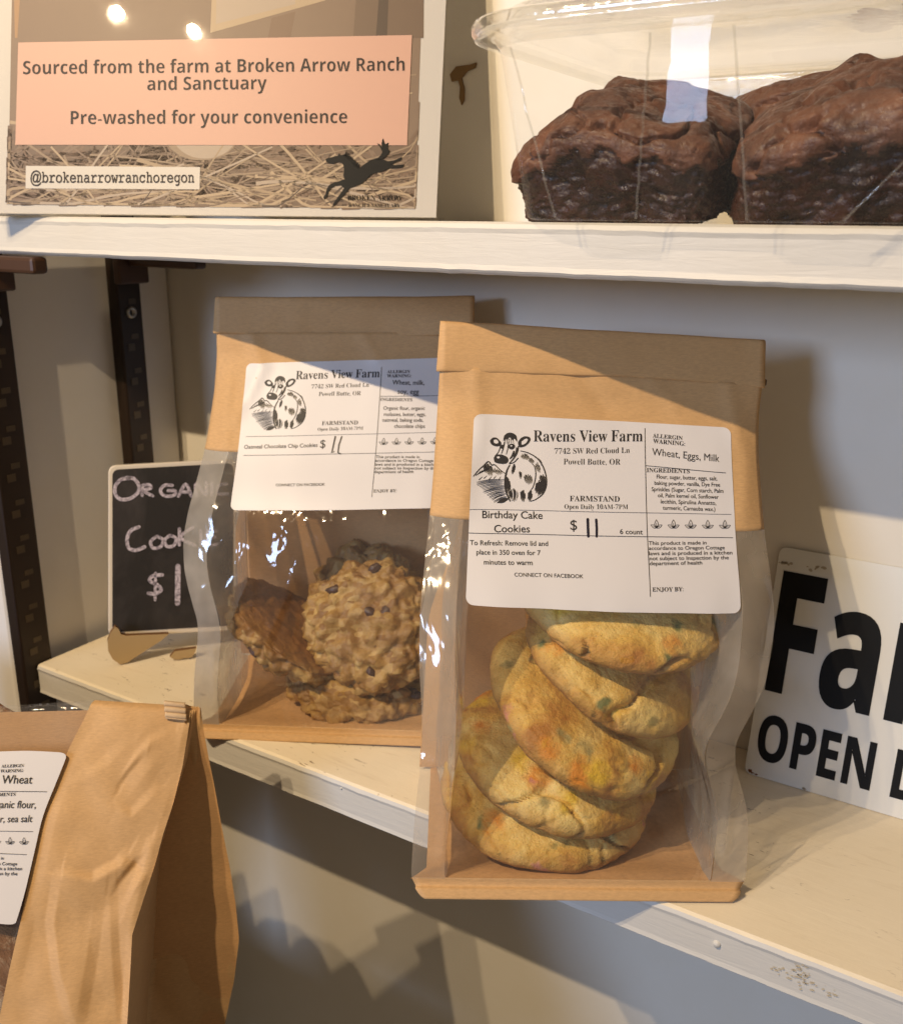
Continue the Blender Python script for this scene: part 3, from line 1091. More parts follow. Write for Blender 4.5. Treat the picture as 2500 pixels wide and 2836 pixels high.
def oat_shape(R, h, seed):
    v, f = _I6
    out = []
    o = Vector((seed * 5.1, seed * 9.7, seed * 4.3))
    for p in v:
        rho = min(.99999, math.hypot(p.x, p.y))
        ca, sa = (p.x / rho, p.y / rho) if rho > 1e-6 else (1, 0)
        rr = R * (1 + .06 * noise.noise(Vector((ca * 2, sa * 2, seed))) + .04 * noise.noise(Vector((ca * 6, sa * 6, seed + 4))))
        rad = rr * rho ** .68
        z = h * (.66 * p.z ** .9 if p.z > 0 else -.34 * (-p.z) ** .5)
        q = Vector((ca * rad, sa * rad, z))
        w = q + Vector((noise.noise(q * 90), noise.noise(q * 90 + o), noise.noise(q * 90 - o))) * .003
        d1 = noise.voronoi(w * 135 + o)[0]
        d2 = noise.voronoi(w * 300 + o)[0]
        k = 1.0 if p.z > -.25 else .35
        d = k * (.0062 * (.30 - d1[0] ** 1.6) + .0024 * (.4 - d2[0]) + .0028 * noise.noise(q * 60 + o)) + .0004 * noise.noise(q * 600)
        nrm = Vector((p.x * .8, p.y * .8, p.z * 1.1)).normalized()
        out.append(q + nrm * d)
    return out, f


def disk_matrix(center, up, spin=0.0):
    q = Vector(up).normalized().to_track_quat('Z', 'X')
    return Matrix.Translation(center) @ q.to_matrix().to_4x4() @ Matrix.Rotation(spin, 4, 'Z')


def local_up(ax, roll, pitch):
    """cookie axis in a bag's frame: roll>0 drops the right edge, pitch>0 turns the top to the viewer"""
    return Vector((math.sin(roll), -math.sin(pitch) * math.cos(roll), math.cos(pitch) * math.cos(roll)))


GC = 'birthday cake cookies in the front bag'
stack = [  # x, y, z in the bag's frame, radius, thickness, roll, pitch, label
    (-.0100, .0470, .0130, .0440, .0200, R_(5), R_(6), 'bottom cookie of the birthday cake stack, lying on the kraft bag floor'),
    (-.0045, .0460, .0325, .0425, .0205, R_(13), R_(13), 'second birthday cake cookie from the bottom, just above the one on the bag floor'),
    (.0060, .0465, .0555, .0430, .0200, R_(24), R_(20), 'middle birthday cake cookie of the stack, widest pale face tilted down to the right'),
    (.0170, .0500, .0775, .0400, .0195, R_(25), R_(21), 'fourth birthday cake cookie from the bottom, second below the label edge'),
    (.0195, .0490, .1010, .0410, .0190, R_(7), R_(15), 'topmost visible birthday cake cookie, just under the label edge'),
]
for i, (x, y, z, R, h, ro, pi_, lab) in enumerate(stack):
    v, f = sugar_shape(R, h, i + 1)
    o = obj('birthday_cookie', v, f, BIRTH)
    o.matrix_world = bag2.matrix_world @ disk_matrix(Vector((x, y, z)), local_up(0, ro, pi_), i * 1.9 + .4)
    setp(o, lab, 'cookie', GC)

GO = 'oatmeal chocolate chip cookies in the rear bag'
oats = [
    (.0140, .0420, .0110, .0370, .0190, R_(3), R_(8), 1.0, 'oatmeal cookie lying flat at the bottom of the rear bag', 0),
    (-.0230, .0430, .0370, .0370, .0190, None, Vector((-.62, -.10, -.77)), .3, 'oatmeal cookie on edge at the left, its dark smooth underside turned right', 1),
    (.0230, .0300, .0465, .0340, .0220, R_(-8), R_(66), 2.0, 'big lumpy oatmeal cookie facing forward in the rear bag', 2),
    (.0150, .0600, .0430, .0340, .0200, R_(-14), R_(62), 2.7, 'oatmeal cookie behind the big one, chocolate chips on its top rim', 3),
]
for i, (x, y, z, R, h, ro, pi_, spn, lab, sd) in enumerate(oats):
    v, f = oat_shape(R, h, i + 2)
    t = thing('oatmeal_cookie', lab, 'cookie', mat=bag1.matrix_world @ disk_matrix(Vector((x, y, z)), pi_ if ro is None else local_up(0, ro, pi_), spn), group=GO)
    obj('cookie_body', v, f, OAT, t)
    rnd = random.Random(sd + 40)
    for k in range(5):
        a = rnd.uniform(0, 2 * PI); q = rnd.uniform(.25, .97) * R
        zz = h * .62 * math.sqrt(max(0.02, 1 - (q / R) ** 3)) - .0016
        c = []
        ca_ = rnd.uniform(.0032, .0062); cb_ = ca_ * rnd.uniform(.5, .9); an = rnd.uniform(0, PI)
        for p in _I3[0]:
            w = 1 + .28 * noise.noise(p * 1.7 + Vector((k * 3.1, sd, 0)))
            u_, v_ = p.x * ca_ * w, p.y * cb_ * w
            c.append(Vector((q * math.cos(a) + u_ * math.cos(an) - v_ * math.sin(an), q * math.sin(a) + u_ * math.sin(an) + v_ * math.cos(an), zz + p.z * .0022 * w)))
        obj('chocolate_chip', c, _I3[1], CHIP, t)

# ================================================================== BREAD BAG (left front)
A3 = onto(530, 1955, CAM + _fw * .405, _fw)
L3 = onto(0, 1966, CAM + _fw * .392, _fw)
E3 = onto(352, 2836, CAM + _fw * .372, _fw)
n3 = (A3 - L3).cross(E3 - A3).normalized()
if n3.dot(CAM - A3) < 0: n3 = -n3


def on3(px, py, lift=0.0): return onto(px, py, A3, n3) + n3 * lift


def edge_interp(poly, t):
    """poly: [(t, px, py)]"""
    ts = [p[0] for p in poly]
    return float(np.interp(t, ts, [p[1] for p in poly])), float(np.interp(t, ts, [p[2] for p in poly]))


PE = [(0, 531, 1955), (.06, 522, 2020), (.15, 506, 2120), (.30, 480, 2225), (.45, 452, 2310), (.60, 428, 2400), (.75, 398, 2490), (.88, 366, 2590), (1.05, 360, 2700), (1.25, 352, 2836), (1.7, 340, 3120), (1.95, 322, 3720)]
PK = [(0, 257, 1938), (.06, 236, 1985), (.15, 190, 2075), (.30, 150, 2170), (.45, 118, 2255), (.60, 98, 2350), (.75, 76, 2460), (.88, 55, 2560), (1.05, 25, 2690), (1.25, -5, 2836), (1.7, -70, 3120), (1.95, -150, 3720)]
PL = [(0, -330, 1975), (.06, -345, 2020), (.15, -370, 2110), (.30, -400, 2230), (.45, -430, 2320), (.60, -450, 2410), (.75, -470, 2510), (.88, -480, 2600), (1.05, -500, 2720), (1.25, -520, 2860), (1.7, -560, 3140), (1.95, -630, 3740)]
TM = 1.95
bread_bag = thing('bread_bag', 'tall kraft window bag of wheat bread leaning at the lower left, folded top', 'bag', loc=on3(0, 3700))
bpy.context.view_layer.update()


def tri_(x, w): return max(0.0, 1 - abs(x) / w)


def crease(px, py, pts, w, h):
    """ridge height near a polyline of picture points"""
    best = 1e9; sgn = 1; at_ = 0; n_ = len(pts) - 1
    for k_, ((ax, ay), (bx, by)) in enumerate(zip(pts, pts[1:])):
        dx, dy = bx - ax, by - ay
        t = max(0, min(1, ((px - ax) * dx + (py - ay) * dy) / (dx * dx + dy * dy)))
        ex, ey = px - ax - dx * t, py - ay - dy * t
        dd = math.hypot(ex, ey)
        if dd < best:
            best = dd; at_ = (k_ + t) / n_; sgn = 1 if dx * ey - dy * ex > 0 else -1
    if best > w: return 0.0
    q = 1 - best / w
    h *= math.sin(PI * min(1, max(0, .06 + at_ * .88))) ** .7
    return h * (q if sgn > 0 else max(0, 1 - best / (w * .30)))


CREASES = [([(345, 2170), (380, 2110), (420, 2060), (470, 2030)], 60, .0030), ([(330, 2180), (372, 2125), (405, 2085)], 34, -.0034),
           ([(170, 2425), (260, 2440), (335, 2400), (350, 2375)], 75, .0052), ([(325, 2455), (370, 2400), (382, 2385)], 40, -.0040),
           ([(350, 2515), (390, 2430), (420, 2330)], 55, .0026), ([(325, 2240), (365, 2265), (440, 2190)], 65, .0022),
           ([(190, 2180), (300, 2120), (360, 2060)], 85, .0016), ([(215, 2836), (170, 2700), (150, 2560), (170, 2440)], 85, .0040),
           ([(345, 2836), (330, 2640), (325, 2470)], 70, -.0030), ([(240, 2836), (270, 2650), (290, 2500)], 90, -.0026)]


def front3(pa, pb, u, t, amp=1.0):
    a = edge_interp(pa, t); b = edge_interp(pb, t)
    px, py = a[0] + (b[0] - a[0]) * u, a[1] + (b[1] - a[1]) * u
    h = .0024 * noise.noise(Vector((px / 170, py / 230, 1.5))) + .0007 * noise.noise(Vector((px / 75, py / 90, 4)))
    for p_, w, hh in CREASES: h += crease(px, py, p_, w * 1.1, hh * .42)
    e = min(1, u / .12) * min(1, (1 - u) / .06 + .15)
    p = onto(px, py, A3, n3)
    fold = max(0, 1 - t / .02)
    return p + n3 * (h * amp * min(1, t / .06 + .1) * e) - n3 * (.004 * fold * fold)


v, f = grid(90, 190, lambda u, t: front3(PK, PE, u, t * TM))
o = obj('paper_front', v, f, KRAFT, bread_bag, local=False)
v, f = grid(40, 120, lambda u, t: front3(PL, PK, u, t * TM, .9) - n3 * .0004)
FILM3 = m_film('clear_bread_window', .07, .09, 1.0, wr=.8)
obj('window_film', v, f, FILM3, bread_bag, local=False)
# side gusset: front edge to back edge
PB = [(0, 556, 1960), (.06, 562, 2010), (.15, 578, 2100), (.30, 596, 2190), (.45, 616, 2300), (.60, 636, 2400), (.75, 652, 2500), (.88, 662, 2600), (1.05, 648, 2720), (1.25, 622, 2836), (1.7, 600, 3060), (1.95, 570, 3560)]


def side3(u, t):
    a = edge_interp(PE, t); b = edge_interp(PB, t)
    p = front3(PK, PE, 1.0, t)
    dep = .407 + .020 * min(1, t) + (.02 if t > 1 else 0) * (t - 1)
    q = CAM + ray(*b) * dep
    r = p.lerp(q, u)
    side = (q - p).cross(Vector((0, 0, 1))).normalized()
    fold = (1 - abs(2 * u - 1)) * .026 * min(1, t * 1.6)
    return r - Vector((fold, fold * -.25, 0)) + Vector((.0012, -.0012, 0)) * noise.noise(Vector((u * 4, t * 6, 2)))


v, f = grid(30, 150, lambda u, t: side3(u, t * TM))
obj('side_gusset', v, f, KRAFT, bread_bag, local=False)


def back3(u, t):
    q = side3(1.0, t)
    w = front3(PL, PK, 0.0, t) - front3(PK, PE, 1.0, t)
    return q + w * u * .98


v, f = grid(10, 60, lambda u, t: back3(u, t * TM))
obj('back_panel', v, f, KRAFT_D, bread_bag, local=False)
# folded tin-tie tab at the right end of the top
tb = [(458, 1950), (520, 1946), (532, 1968), (516, 2000), (470, 1990), (455, 1972)]
g = MB()


def tab3(u, t):
    px = 456 + (514 - 456) * u + 4 * t; py = 1944 + 48 * t + 6 * u
    return on3(px, py, .0012 + .0004 * math.sin(PI * u) + .0005 * math.sin(t * 19))


v, f = grid(16, 16, tab3)
o = obj('tin_tie_tab', v, f, m_kraft('tin_tie_paper', (.60, .43, .26)), bread_bag, local=False)
so = o.modifiers.new('thick', 'SOLIDIFY'); so.thickness = .0007; so.offset = -1
def tab4(u, t):
    px = 512 + (545 - 512) * u; py = 1950 + 54 * t + 10 * u
    return on3(px, py, .0010 - .010 * u + .0005 * math.sin(t * 9))
v, f = grid(10, 12, tab4)
o = obj('folded_corner', v, f, KRAFT, bread_bag, local=False)
# label
def fn(u, t):
    py = 2083 + 490 * t
    px = -520 + (706 - 142 * t) * u
    r = .03
    if u == 1.0 and (t < r or t > 1 - r):
        pass
    return on3(px, py, .0014 + .0008 * math.sin(t * 5 + u * 3))
poly = [(-520, 2110), (-200, 2092)] + curve([(-100, 2087), (60, 2080), (150, 2083), (176, 2086), (185, 2094), (182, 2108)], 6) + \
       curve([(158, 2168), (122, 2260), (98, 2360), (72, 2470), (50, 2545), (44, 2556), (30, 2559), (0, 2557)], 6) + [(-200, 2552), (-560, 2548)]
me = MB()
tr = tessellate_polygon([[Vector((p[0], p[1], 0)) for p in poly]])
me.add([on3(p[0], p[1], .0016) for p in poly], [tuple(q) for q in tr])
lab3 = obj('label', me.v, me.f, LABELW, bread_bag, False, local=False)
so = lab3.modifiers.new('thick', 'SOLIDIFY'); so.thickness = .0003; so.offset = 0


# print on it, in pixels of a 2.183x enlargement with origin (0,1900)
d = Draw(lambda x, y, l: on3(x * .458, 1900 + y * .458, .0019 + .0001 * l))
d.text('ALLERGIN', 'serif', 14, 150, 494, 490, 0, 1.0, shear=.18)
d.text('WARNING:', 'serif', 8, 148, 524, 520, 0, 1.0, shear=.18)
d.text('Wheat', 'sans', 16, 200, 590, 590, .004, 1.12, shear=.16)
d.line(-300, 634, 290, 639, 3)
d.text('INGREDIENTS', 'serif', -100, 100, 668, 664, 0, 1.0, shear=.18)
d.text('Organic flour,', 'sans', -80, 222, 738, 738, .004, 1.2, shear=.16)
d.text('water, sea salt', 'sans', -95, 200, 824, 822, .004, 1.2, shear=.16)
d.line(-300, 872, 207, 879, 2.4)
for i in range(5): leaf_icon(d, 152 - 84 * i, 938 - 1 * i, 1.0)
d.line(-300, 998, 168, 1018, 2.6)
for t, a, b, y in (('This product is made in', -230, 30, 1046), ('accordance to Oregon Cottage', -250, 110, 1080), ('laws and is produced in a kitchen', -270, 140, 1110), ('not subject to Inspection by the', -280, 112, 1140)):
    d.text(t, 'sans', a, b, y, y + 2, .008, .95, shear=.14)
d.obj('label_printing', INK, lab3)
# loaf inside
lv, lf = ico(5)
cx = on3(-150, 2590, -.043)
ax = (on3(-100, 3000) - on3(-60, 2300)).normalized()
ex = (on3(300, 2500) - on3(-300, 2500)).normalized(); ez = ax.cross(ex)
out = []
for p in lv:
    k = 1 + .05 * noise.noise(p * 2.2) + .015 * noise.noise(p * 8)
    out.append(cx + (ex * p.x * .047 + ax * p.y * .092 + n3 * p.z * .040) * k)
o_loaf = obj('bread_loaf', out, lf, BREAD)
setp(o_loaf, 'brown flour-dusted bread loaf inside the kraft bag at lower left', 'bread')

# unseen copy of the bread bag, added out of view to block light on the wall
nb_ = bread_bag.copy(); COL.objects.link(nb_)
nb_.location = bread_bag.location + Vector((-.118, -.022, -.004))
setp(nb_, 'unseen second kraft bread bag, added left of the first to cast shade', 'bag', 'kraft bread bags in a row')
bread_bag['group'] = 'kraft bread bags in a row'
for ch in list(bread_bag.children):
    c = ch.copy(); COL.objects.link(c); c.parent = nb_; c.matrix_parent_inverse = ch.matrix_parent_inverse.copy()
    for g_ in ch.children:
        e = g_.copy(); COL.objects.link(e); e.parent = c; e.matrix_parent_inverse = g_.matrix_parent_inverse.copy()
nl = o_loaf.copy(); COL.objects.link(nl); nl.location = (-.118, -.022, -.004)  # loaf copy fills the added shade-casting bag
setp(nl, 'unseen bread loaf copied into the added shade-casting kraft bag', 'bread')

# ================================================================== CHALKBOARD ON EASEL
yaw = R_(50); ln = R_(6)
rt = Vector((math.cos(yaw), math.sin(yaw), 0)); bk = Vector((-math.sin(yaw), math.cos(yaw), 0))
nb = (-bk * math.cos(ln) + Vector((0, 0, 1)) * math.sin(ln)).normalized()
P0 = Vector((.0345, .0275, .0170))
def onb(px, py, l=0.0): return onto(px, py, P0, nb) + nb * l
cb = thing('chalkboard', 'small black chalkboard with pale frame on a wooden easel, half hidden by the rear bag', 'chalkboard', loc=P0)
bpy.context.view_layer.update()
def rr(x0, y0, x1, y1, r, sk):
    """rounded outline; sk gives y at x for the top/bottom slopes"""
    pts = []
    for cx_, cy_, a0 in ((x0 + r, y0 + r, 180), (x1 - r, y0 + r, 270), (x1 - r, y1 - r, 0), (x0 + r, y1 - r, 90)):
        for k in range(6):
            a = R_(a0 + k * 18)
            pts.append((cx_ + r * math.cos(a), cy_ + r * math.sin(a)))
    return [(x, y + sk(x, y)) for x, y in pts]
sk = lambda x, y: -(x - 305) * .055 
b = MB(); b.prism([onb(x, y, 0) for x, y in rr(300, 1290, 655, 1765, 20, sk)], -nb * .0035)
bevel(b.obj('frame', CHFRAME, cb, local=False), .0006)
b = MB(); b.prism([onb(x, y, .0003) for x, y in rr(311, 1301, 645, 1751, 17, sk)], -nb * .0006)
b.obj('writing_surface', CHALKB, cb, local=False)
# chalk lettering, picture units = source pixels
d = Draw(lambda x, y, l: onb(x, y, .0006))
W_ = 9
def cs(pts, w=W_, n=5): d.stroke(curve(pts, n), w, cap=True)
def zz(pts, **k): return [(p[0] * .6606, 650 + p[1] * .6606) for p in pts]
def ck(p, w=W_): cs(zz(p), w)
ck([(545, 1020), (510, 1025), (485, 1050), (483, 1085), (505, 1108), (545, 1105), (578, 1080), (582, 1050), (560, 1022), (530, 1018)], 10)
ck([(597, 1050), (596, 1092)]); ck([(597, 1050), (625, 1048), (632, 1062), (600, 1072), (640, 1094)])
ck([(722, 1050), (690, 1050), (672, 1072), (690, 1094), (728, 1092), (735, 1074), (705, 1072)])
ck([(748, 1095), (778, 1045), (802, 1095)]); ck([(758, 1078), (795, 1078)])
ck([(822, 1092), (822, 1042), (862, 1090), (864, 1038)]); ck([(888, 1040), (888, 1090)]); ck([(950, 1045), (918, 1050), (912, 1085), (952, 1085)])
ck([(582, 1225), (548, 1240), (533, 1275), (540, 1312), (570, 1322), (606, 1308)], 10)
ck([(655, 1265), (632, 1285), (640, 1312), (672, 1308), (684, 1280), (660, 1264)]); ck([(712, 1260), (690, 1280), (700, 1306), (728, 1302), (738, 1274), (715, 1260)])
ck([(752, 1232), (752, 1300)]); ck([(808, 1225), (757, 1268), (818, 1302)])
ck([(842, 1240), (842, 1300)]); ck([(905, 1240), (870, 1242), (868, 1298), (910, 1296)]); ck([(868, 1268), (900, 1267)])
ck([(680, 1425), (640, 1430), (628, 1450), (660, 1468), (676, 1488), (650, 1505), (622, 1502)], 10); ck([(652, 1418), (650, 1530)], 8)
ck([(746, 1390), (744, 1544)], 15)
d.obj('chalk_writing', CHALK, cb, local=False)
# easel: two leaf-shaped plywood feet
for fx, fy, out_ in ((.0408, .0251, [(319, 1738), (306, 1756), (298, 1778), (300, 1806), (312, 1828), (333, 1843), (352, 1838), (392, 1812), (448, 1776), (468, 1758), (350, 1763), (336, 1760), (328, 1744)]),
                     (.0800, .0640, [(466, 1768), (480, 1776), (494, 1776), (506, 1771), (520, 1772), (530, 1766), (538, 1752), (540, 1744), (480, 1752)])):
    pb = Vector((fx, fy, 0)); nn_ = Vector((CAM.x - fx, CAM.y - fy, 0)).normalized()
    low_ = min(onto(x, y, pb, nn_).z for x, y in out_)
    b = MB(); b.prism([onto(x, y, pb, nn_) - Vector((0, 0, low_ - .0005)) for x, y in out_], -nn_ * .0032)
    o = b.obj('easel_foot', [EASEL, EASEL_E], cb, local=False)
    for p in list(o.data.polygons)[2:]: p.material_index = 1

# ================================================================== METAL SIGN
SP = Vector((.3758, .107, .0003)); SN = Vector((0, -math.cos(.19), math.sin(.19)))
def ons(px, py, l=0.0): return onto(px, py, SP, SN) + SN * l
sg = thing('metal_sign', 'white metal farm sign with bold black letters and rusty corners leaning on the wall', 'sign', loc=SP)
bpy.context.view_layer.update()
c0 = SP
up = Vector((0, math.sin(.19), math.cos(.19)))
c1 = c0 + Vector((.195, 0, 0)); hgt = .1085
pts = []
for cx_, cz_, a0 in ((.003, .003, 180), (.192, .003, 270), (.192, hgt - .003, 0), (.003, hgt - .003, 90)):
    for k in range(5):
        a = R_(a0 + k * 22.5)
        pts.append(c0 + Vector((cx_ + .003 * math.cos(a), 0, 0)) + up * (cz_ + .003 * math.sin(a)))
b = MB(); b.prism(pts, -SN * .0008); b.obj('plate', SIGNW, sg, local=False)
d = Draw(lambda x, y, l: c0 + Vector((x, 0, 0)) + up * (-y) + SN * (.0002 + .0001 * l))
def X_(px, py): 
    q = ons(px, py); return (q.x - c0.x, -(q - c0).dot(up))
bl = X_(2118, 1905)
d.text('Farm', 'sansb', bl[0], bl[0] + .1090, bl[1], bl[1], .012, 1.72)
b2_ = X_(2090, 2100)
d.text('OPEN DAILY', 'sansb', b2_[0], b2_[0] + .113, b2_[1] - .0005, b2_[1] - .0005, .010, 1.60)
d.obj('lettering', SIGNK, sg, local=False)
d = Draw(lambda x, y, l: c0 + Vector((x, 0, 0)) + up * (-y) + SN * (.00015))
rnd = random.Random(8)
for (px, py, w, h, n, mm) in ((2150, 1553, 14, 9, 10, 1), (2078, 2142, 16, 7, 12, 0), (2105, 2156, 16, 5, 8, 0), (2262, 1575, 30, 6, 8, 1), (2225, 2185, 14, 4, 6, 1), (2180, 1560, 20, 4, 6, 1)):
    for k in range(n):
        x, y = X_(px + rnd.gauss(0, w * .5), py + rnd.gauss(0, h * .5))
        if y > -.0006 or y < -hgt + .0006 or x < .0006: continue
        r = rnd.uniform(.0004, .0012)
        d.poly([(x + r * rnd.uniform(.5, 1.2) * math.cos(q * PI / 4), y + r * rnd.uniform(.4, .8) * math.sin(q * PI / 4)) for q in range(8)], 1, mm)
d.obj('rust_spots', [RUST, STAIN], sg, local=False)

# ================================================================== POSTER IN ACRYLIC HOLDER
py_, pl_ = R_(26), R_(10.5)
prt = Vector((math.cos(py_), math.sin(py_), 0)); pbk = Vector((-math.sin(py_), math.cos(py_), 0))
PN = (-pbk * math.cos(pl_) + Vector((0, 0, 1)) * math.sin(pl_)).normalized()
PP = Vector((.2194, .0805, TOP + .0012))
def onp(px, py, l=0.0): return onto(px, py, PP, PN) + PN * l
ps = thing('poster_holder', 'white-bordered ranch poster in a clear acrylic stand on the upper shelf, pink text panel', 'poster', loc=PP)
bpy.context.view_layer.update()
z1 = lambda x, y: (x * .69367, y * .69367)
PAPER = plain('poster_paper', (.58, .56, .53), .5, .5, 0, .0)
b = MB(); b.prism([onp(*p, -.0001) for p in ((-48, 590), (1207, 602), (1216, 400), (1243, -190), (-32, -190))], -PN * .0012)
b.obj('border_paper', PAPER, ps, local=False)
# clear acrylic sheet in front
b = MB(); b.prism([onp(*p, .0026) for p in ((-54, 595), (1212, 604), (1249, -190), (-37, -190))], -PN * .0022)
ACR, nt, bs, out = mat('clear_acrylic')
nt.nodes.remove(bs)
tr_ = node(nt, 'ShaderNodeBsdfTransparent'); tr_.inputs[0].default_value = (.985, .98, .97, 1)
gl_ = node(nt, 'ShaderNodeBsdfGlossy'); gl_.inputs['Roughness'].default_value = .13
sc_ = ntex(nt, coords(nt), 60, 4, .7)
nt.links.new(ramp(nt, sc_, [(.4, (.010,) * 3), (.7, (.030,) * 3)]), gl_.inputs['Roughness'])
mx_ = node(nt, 'ShaderNodeMixShader')
nt.links.new(schlick(nt, None, .9, .045), mx_.inputs[0]); nt.links.new(tr_.outputs[0], mx_.inputs[1]); nt.links.new(gl_.outputs[0], mx_.inputs[2])
nt.links.new(mx_.outputs[0], out.inputs[0])
b.obj('acrylic_front', ACR, ps, local=False)
# foot and back support of the holder
b = MB(); e0 = onp(-54, 595); e1 = onp(1212, 604)
b.prism([Vector((e0.x, e0.y, TOP + .0004)), Vector((e1.x, e1.y, TOP + .0004)), Vector((e1.x, e1.y, TOP + .0004)) + pbk * .030, Vector((e0.x, e0.y, TOP + .0004)) + pbk * .030], (0, 0, .0012))
b.obj('holder_base', ACR, ps, local=False)
# printed photograph: wood behind, straw and an egg below
pal = [(.215, .150, .105), (.160, .108, .074), (.29, .215, .145), (.36, .27, .175), (.075, .050, .036), (.41, .335, .265), (.43, .33, .22), (.19, .122, .080), (.36, .215, .11)]
pm = [plain('print_tone', c, .5) for c in pal]
d = Draw(lambda x, y, l: onp(*z1(x, y), .00005 + .00002 * l))
d.poly([(32, 810), (1655, 830), (1692, -240), (52, -240)], 1, 0)
d.poly([(60, 150), (52, -240), (95, -240), (70, 150)], 2, 8)
d.poly([(95, 200), (80, -240), (880, -240), (850, 200)], 2, 0)
d.poly([(840, 130), (855, -240), (1270, -240), (1300, 0)], 3, 6)
d.poly([(862, 95), (870, -240), (1150, -240), (1180, 15)], 4, 5)
d.poly([(1060, 200), (1085, 70), (1180, 45), (1150, 200)], 3, 7)
d.poly([(1200, 200), (1240, 30), (1420, -10), (1400, 200)], 3, 0)
d.poly([(1410, 150), (1440, -240), (1692, -240), (1690, 150)], 3, 1)
d.poly([(1500, 150), (1530, -240), (1560, -240), (1545, 150)], 4, 4)
rnd = random.Random(12)
def clipx(x, y): 
    return max(33 + (810 - y) * .024, min(x, 1655 + (830 - y) * .042)), min(y, 809 + x * .0123)
def straw(n, y0, y1, w, cols, ln_, lv):
    for i in range(n):
        x = rnd.uniform(20, 1660); y = rnd.uniform(y0, y1); a = rnd.choice((rnd.gauss(0, .25), rnd.uniform(-1.2, 1.2)))
        L = rnd.uniform(*ln_); c = rnd.uniform(-.25, .25)
        p = []
        for k in range(9):
            t = k / 8 - .5
            q = (x + math.cos(a) * L * t - math.sin(a) * c * L * (t * t), y + math.sin(a) * L * t + math.cos(a) * c * L * (t * t))
            p.append(clipx(*q))
        if max(q[1] for q in p) - min(q[1] for q in p) < 2: continue
        d.stroke(p, w * rnd.uniform(.5, 1.2), w * .5, lift=lv, m=rnd.choice(cols))
d.poly([(32, 810), (1655, 830), (1665, 560), (45, 540)], 5, 1)
straw(190, 590, 800, 20, [0, 1, 7, 1], (200, 600), 6)
straw(120, 610, 800, 9, [2, 0, 0, 7], (150, 600), 7)
d.poly([(660 + 145 * (1 + math.cos(a)), 540 + 100 * math.sin(a)) for a in [i * PI / 16 for i in range(32)]], 8, 2)
d.poly([(690 + 128 * (1 + math.cos(a)), 535 + 98 * math.sin(a)) for a in [i * PI / 16 for i in range(32)]], 9, 5)
straw(60, 640, 815, 9, [3, 2, 2, 3], (200, 700), 10)
straw(26, 690, 820, 14, [6, 6, 3, 5], (300, 800), 11)
straw(14, 700, 815, 8, [4, 1], (60, 240), 12)
straw(24, 250, 560, 12, [3, 2, 6, 0], (80, 200), 6)
d.obj('printed_photo', pm, ps, local=False)
PINK = plain('pink_print', (.56, .335, .255), .5)
d = Draw(lambda x, y, l: onp(*z1(x, y), .0004 + .00004 * l))
d.poly([(75, 170), (1645, 140), (1625, 580), (63, 578)], 1, 0)
d.poly([(105, 662), (800, 667), (798, 756), (104, 752)], 1, 1)
d.obj('text_panels', [PINK, plain('pale_print', (.56, .53, .48), .5)], ps, local=False)
d = Draw(lambda x, y, l: onp(*z1(x, y), .0006 + .00004 * l))
d.text('Sourced from the farm at Broken Arrow Ranch', 'sansb', 95, 1615, 297, 283, -.012, 1.14)
d.text('and Sanctuary', 'sansb', 590, 1065, 361, 357, -.012, 1.12)
d.text('Pre-washed for your convenience', 'sansb', 285, 1386, 496, 492, -.012, 1.12)
d.text('@brokenarrowranchoregon', 'mono', 124, 777, 729, 729, .012, 1.45)
d.obj('lettering', plain('dark_grey_print', (.030, .024, .023), .5, .25), ps, local=False)
# leaping horse emblem
d = Draw(lambda x, y, l: onp(*z1(x, y), .0006 + .00004 * l))
horse = [(1300, 636), (1312, 630), (1335, 626), (1350, 622), (1354, 612), (1362, 620), (1380, 616), (1400, 626), (1416, 642), (1428, 660), (1436, 672), (1455, 656), (1480, 640), (1505, 632),
         (1528, 636), (1548, 644), (1570, 642), (1590, 634), (1606, 626), (1602, 638), (1580, 650), (1560, 656), (1580, 660), (1598, 658), (1615, 656), (1608, 668), (1585, 672), (1556, 672),
         (1530, 684), (1500, 690), (1478, 700), (1462, 720), (1436, 738), (1412, 746), (1396, 752), (1384, 768), (1366, 788), (1352, 802), (1342, 814), (1328, 826), (1332, 812), (1350, 786),
         (1366, 764), (1374, 752), (1362, 740), (1340, 742), (1322, 752), (1312, 766), (1308, 784), (1296, 798), (1292, 788), (1300, 776), (1304, 758), (1314, 740), (1336, 728), (1360, 722),
         (1376, 716), (1372, 700), (1374, 680), (1372, 660), (1362, 648), (1346, 648), (1330, 654), (1314, 652), (1303, 646)]
d.poly(horse)
for i in range(9):
    x, y = 1378 + i * 6.5, 618 + i * 6
    d.poly([(x - 6, y + 6), (x + 6, y - 14), (x + 5, y + 8)])
d.poly(curve([(1502, 636), (1520, 620), (1528, 600), (1524, 575), (1530, 553), (1538, 575), (1552, 570), (1548, 590), (1556, 604), (1548, 618), (1534, 630), (1520, 640)], 4))
d.poly([(1504, 572), (1516, 576), (1528, 592), (1526, 606), (1518, 588)])
d.text('BROKEN ARROW', 'serif', 1388, 1605, 800, 802, -.012, 1.2)
d.text('RANCH & SANCTUARY', 'serif', 1392, 1598, 826, 828, -.012, 1.15)
d.obj('horse_emblem', plain('black_print', (.004, .004, .004), .5, .2), ps, local=False)

# ================================================================== BROWNIE TUB
tub = thing('brownie_tub', 'clear plastic tub with rounded lid full of brownies on the upper shelf', 'container', loc=(.3066, -.012, TOP + .0006))
TX0, TY0 = .3066, -.012
Lx, Ly, Hh = .178, .126, .0545


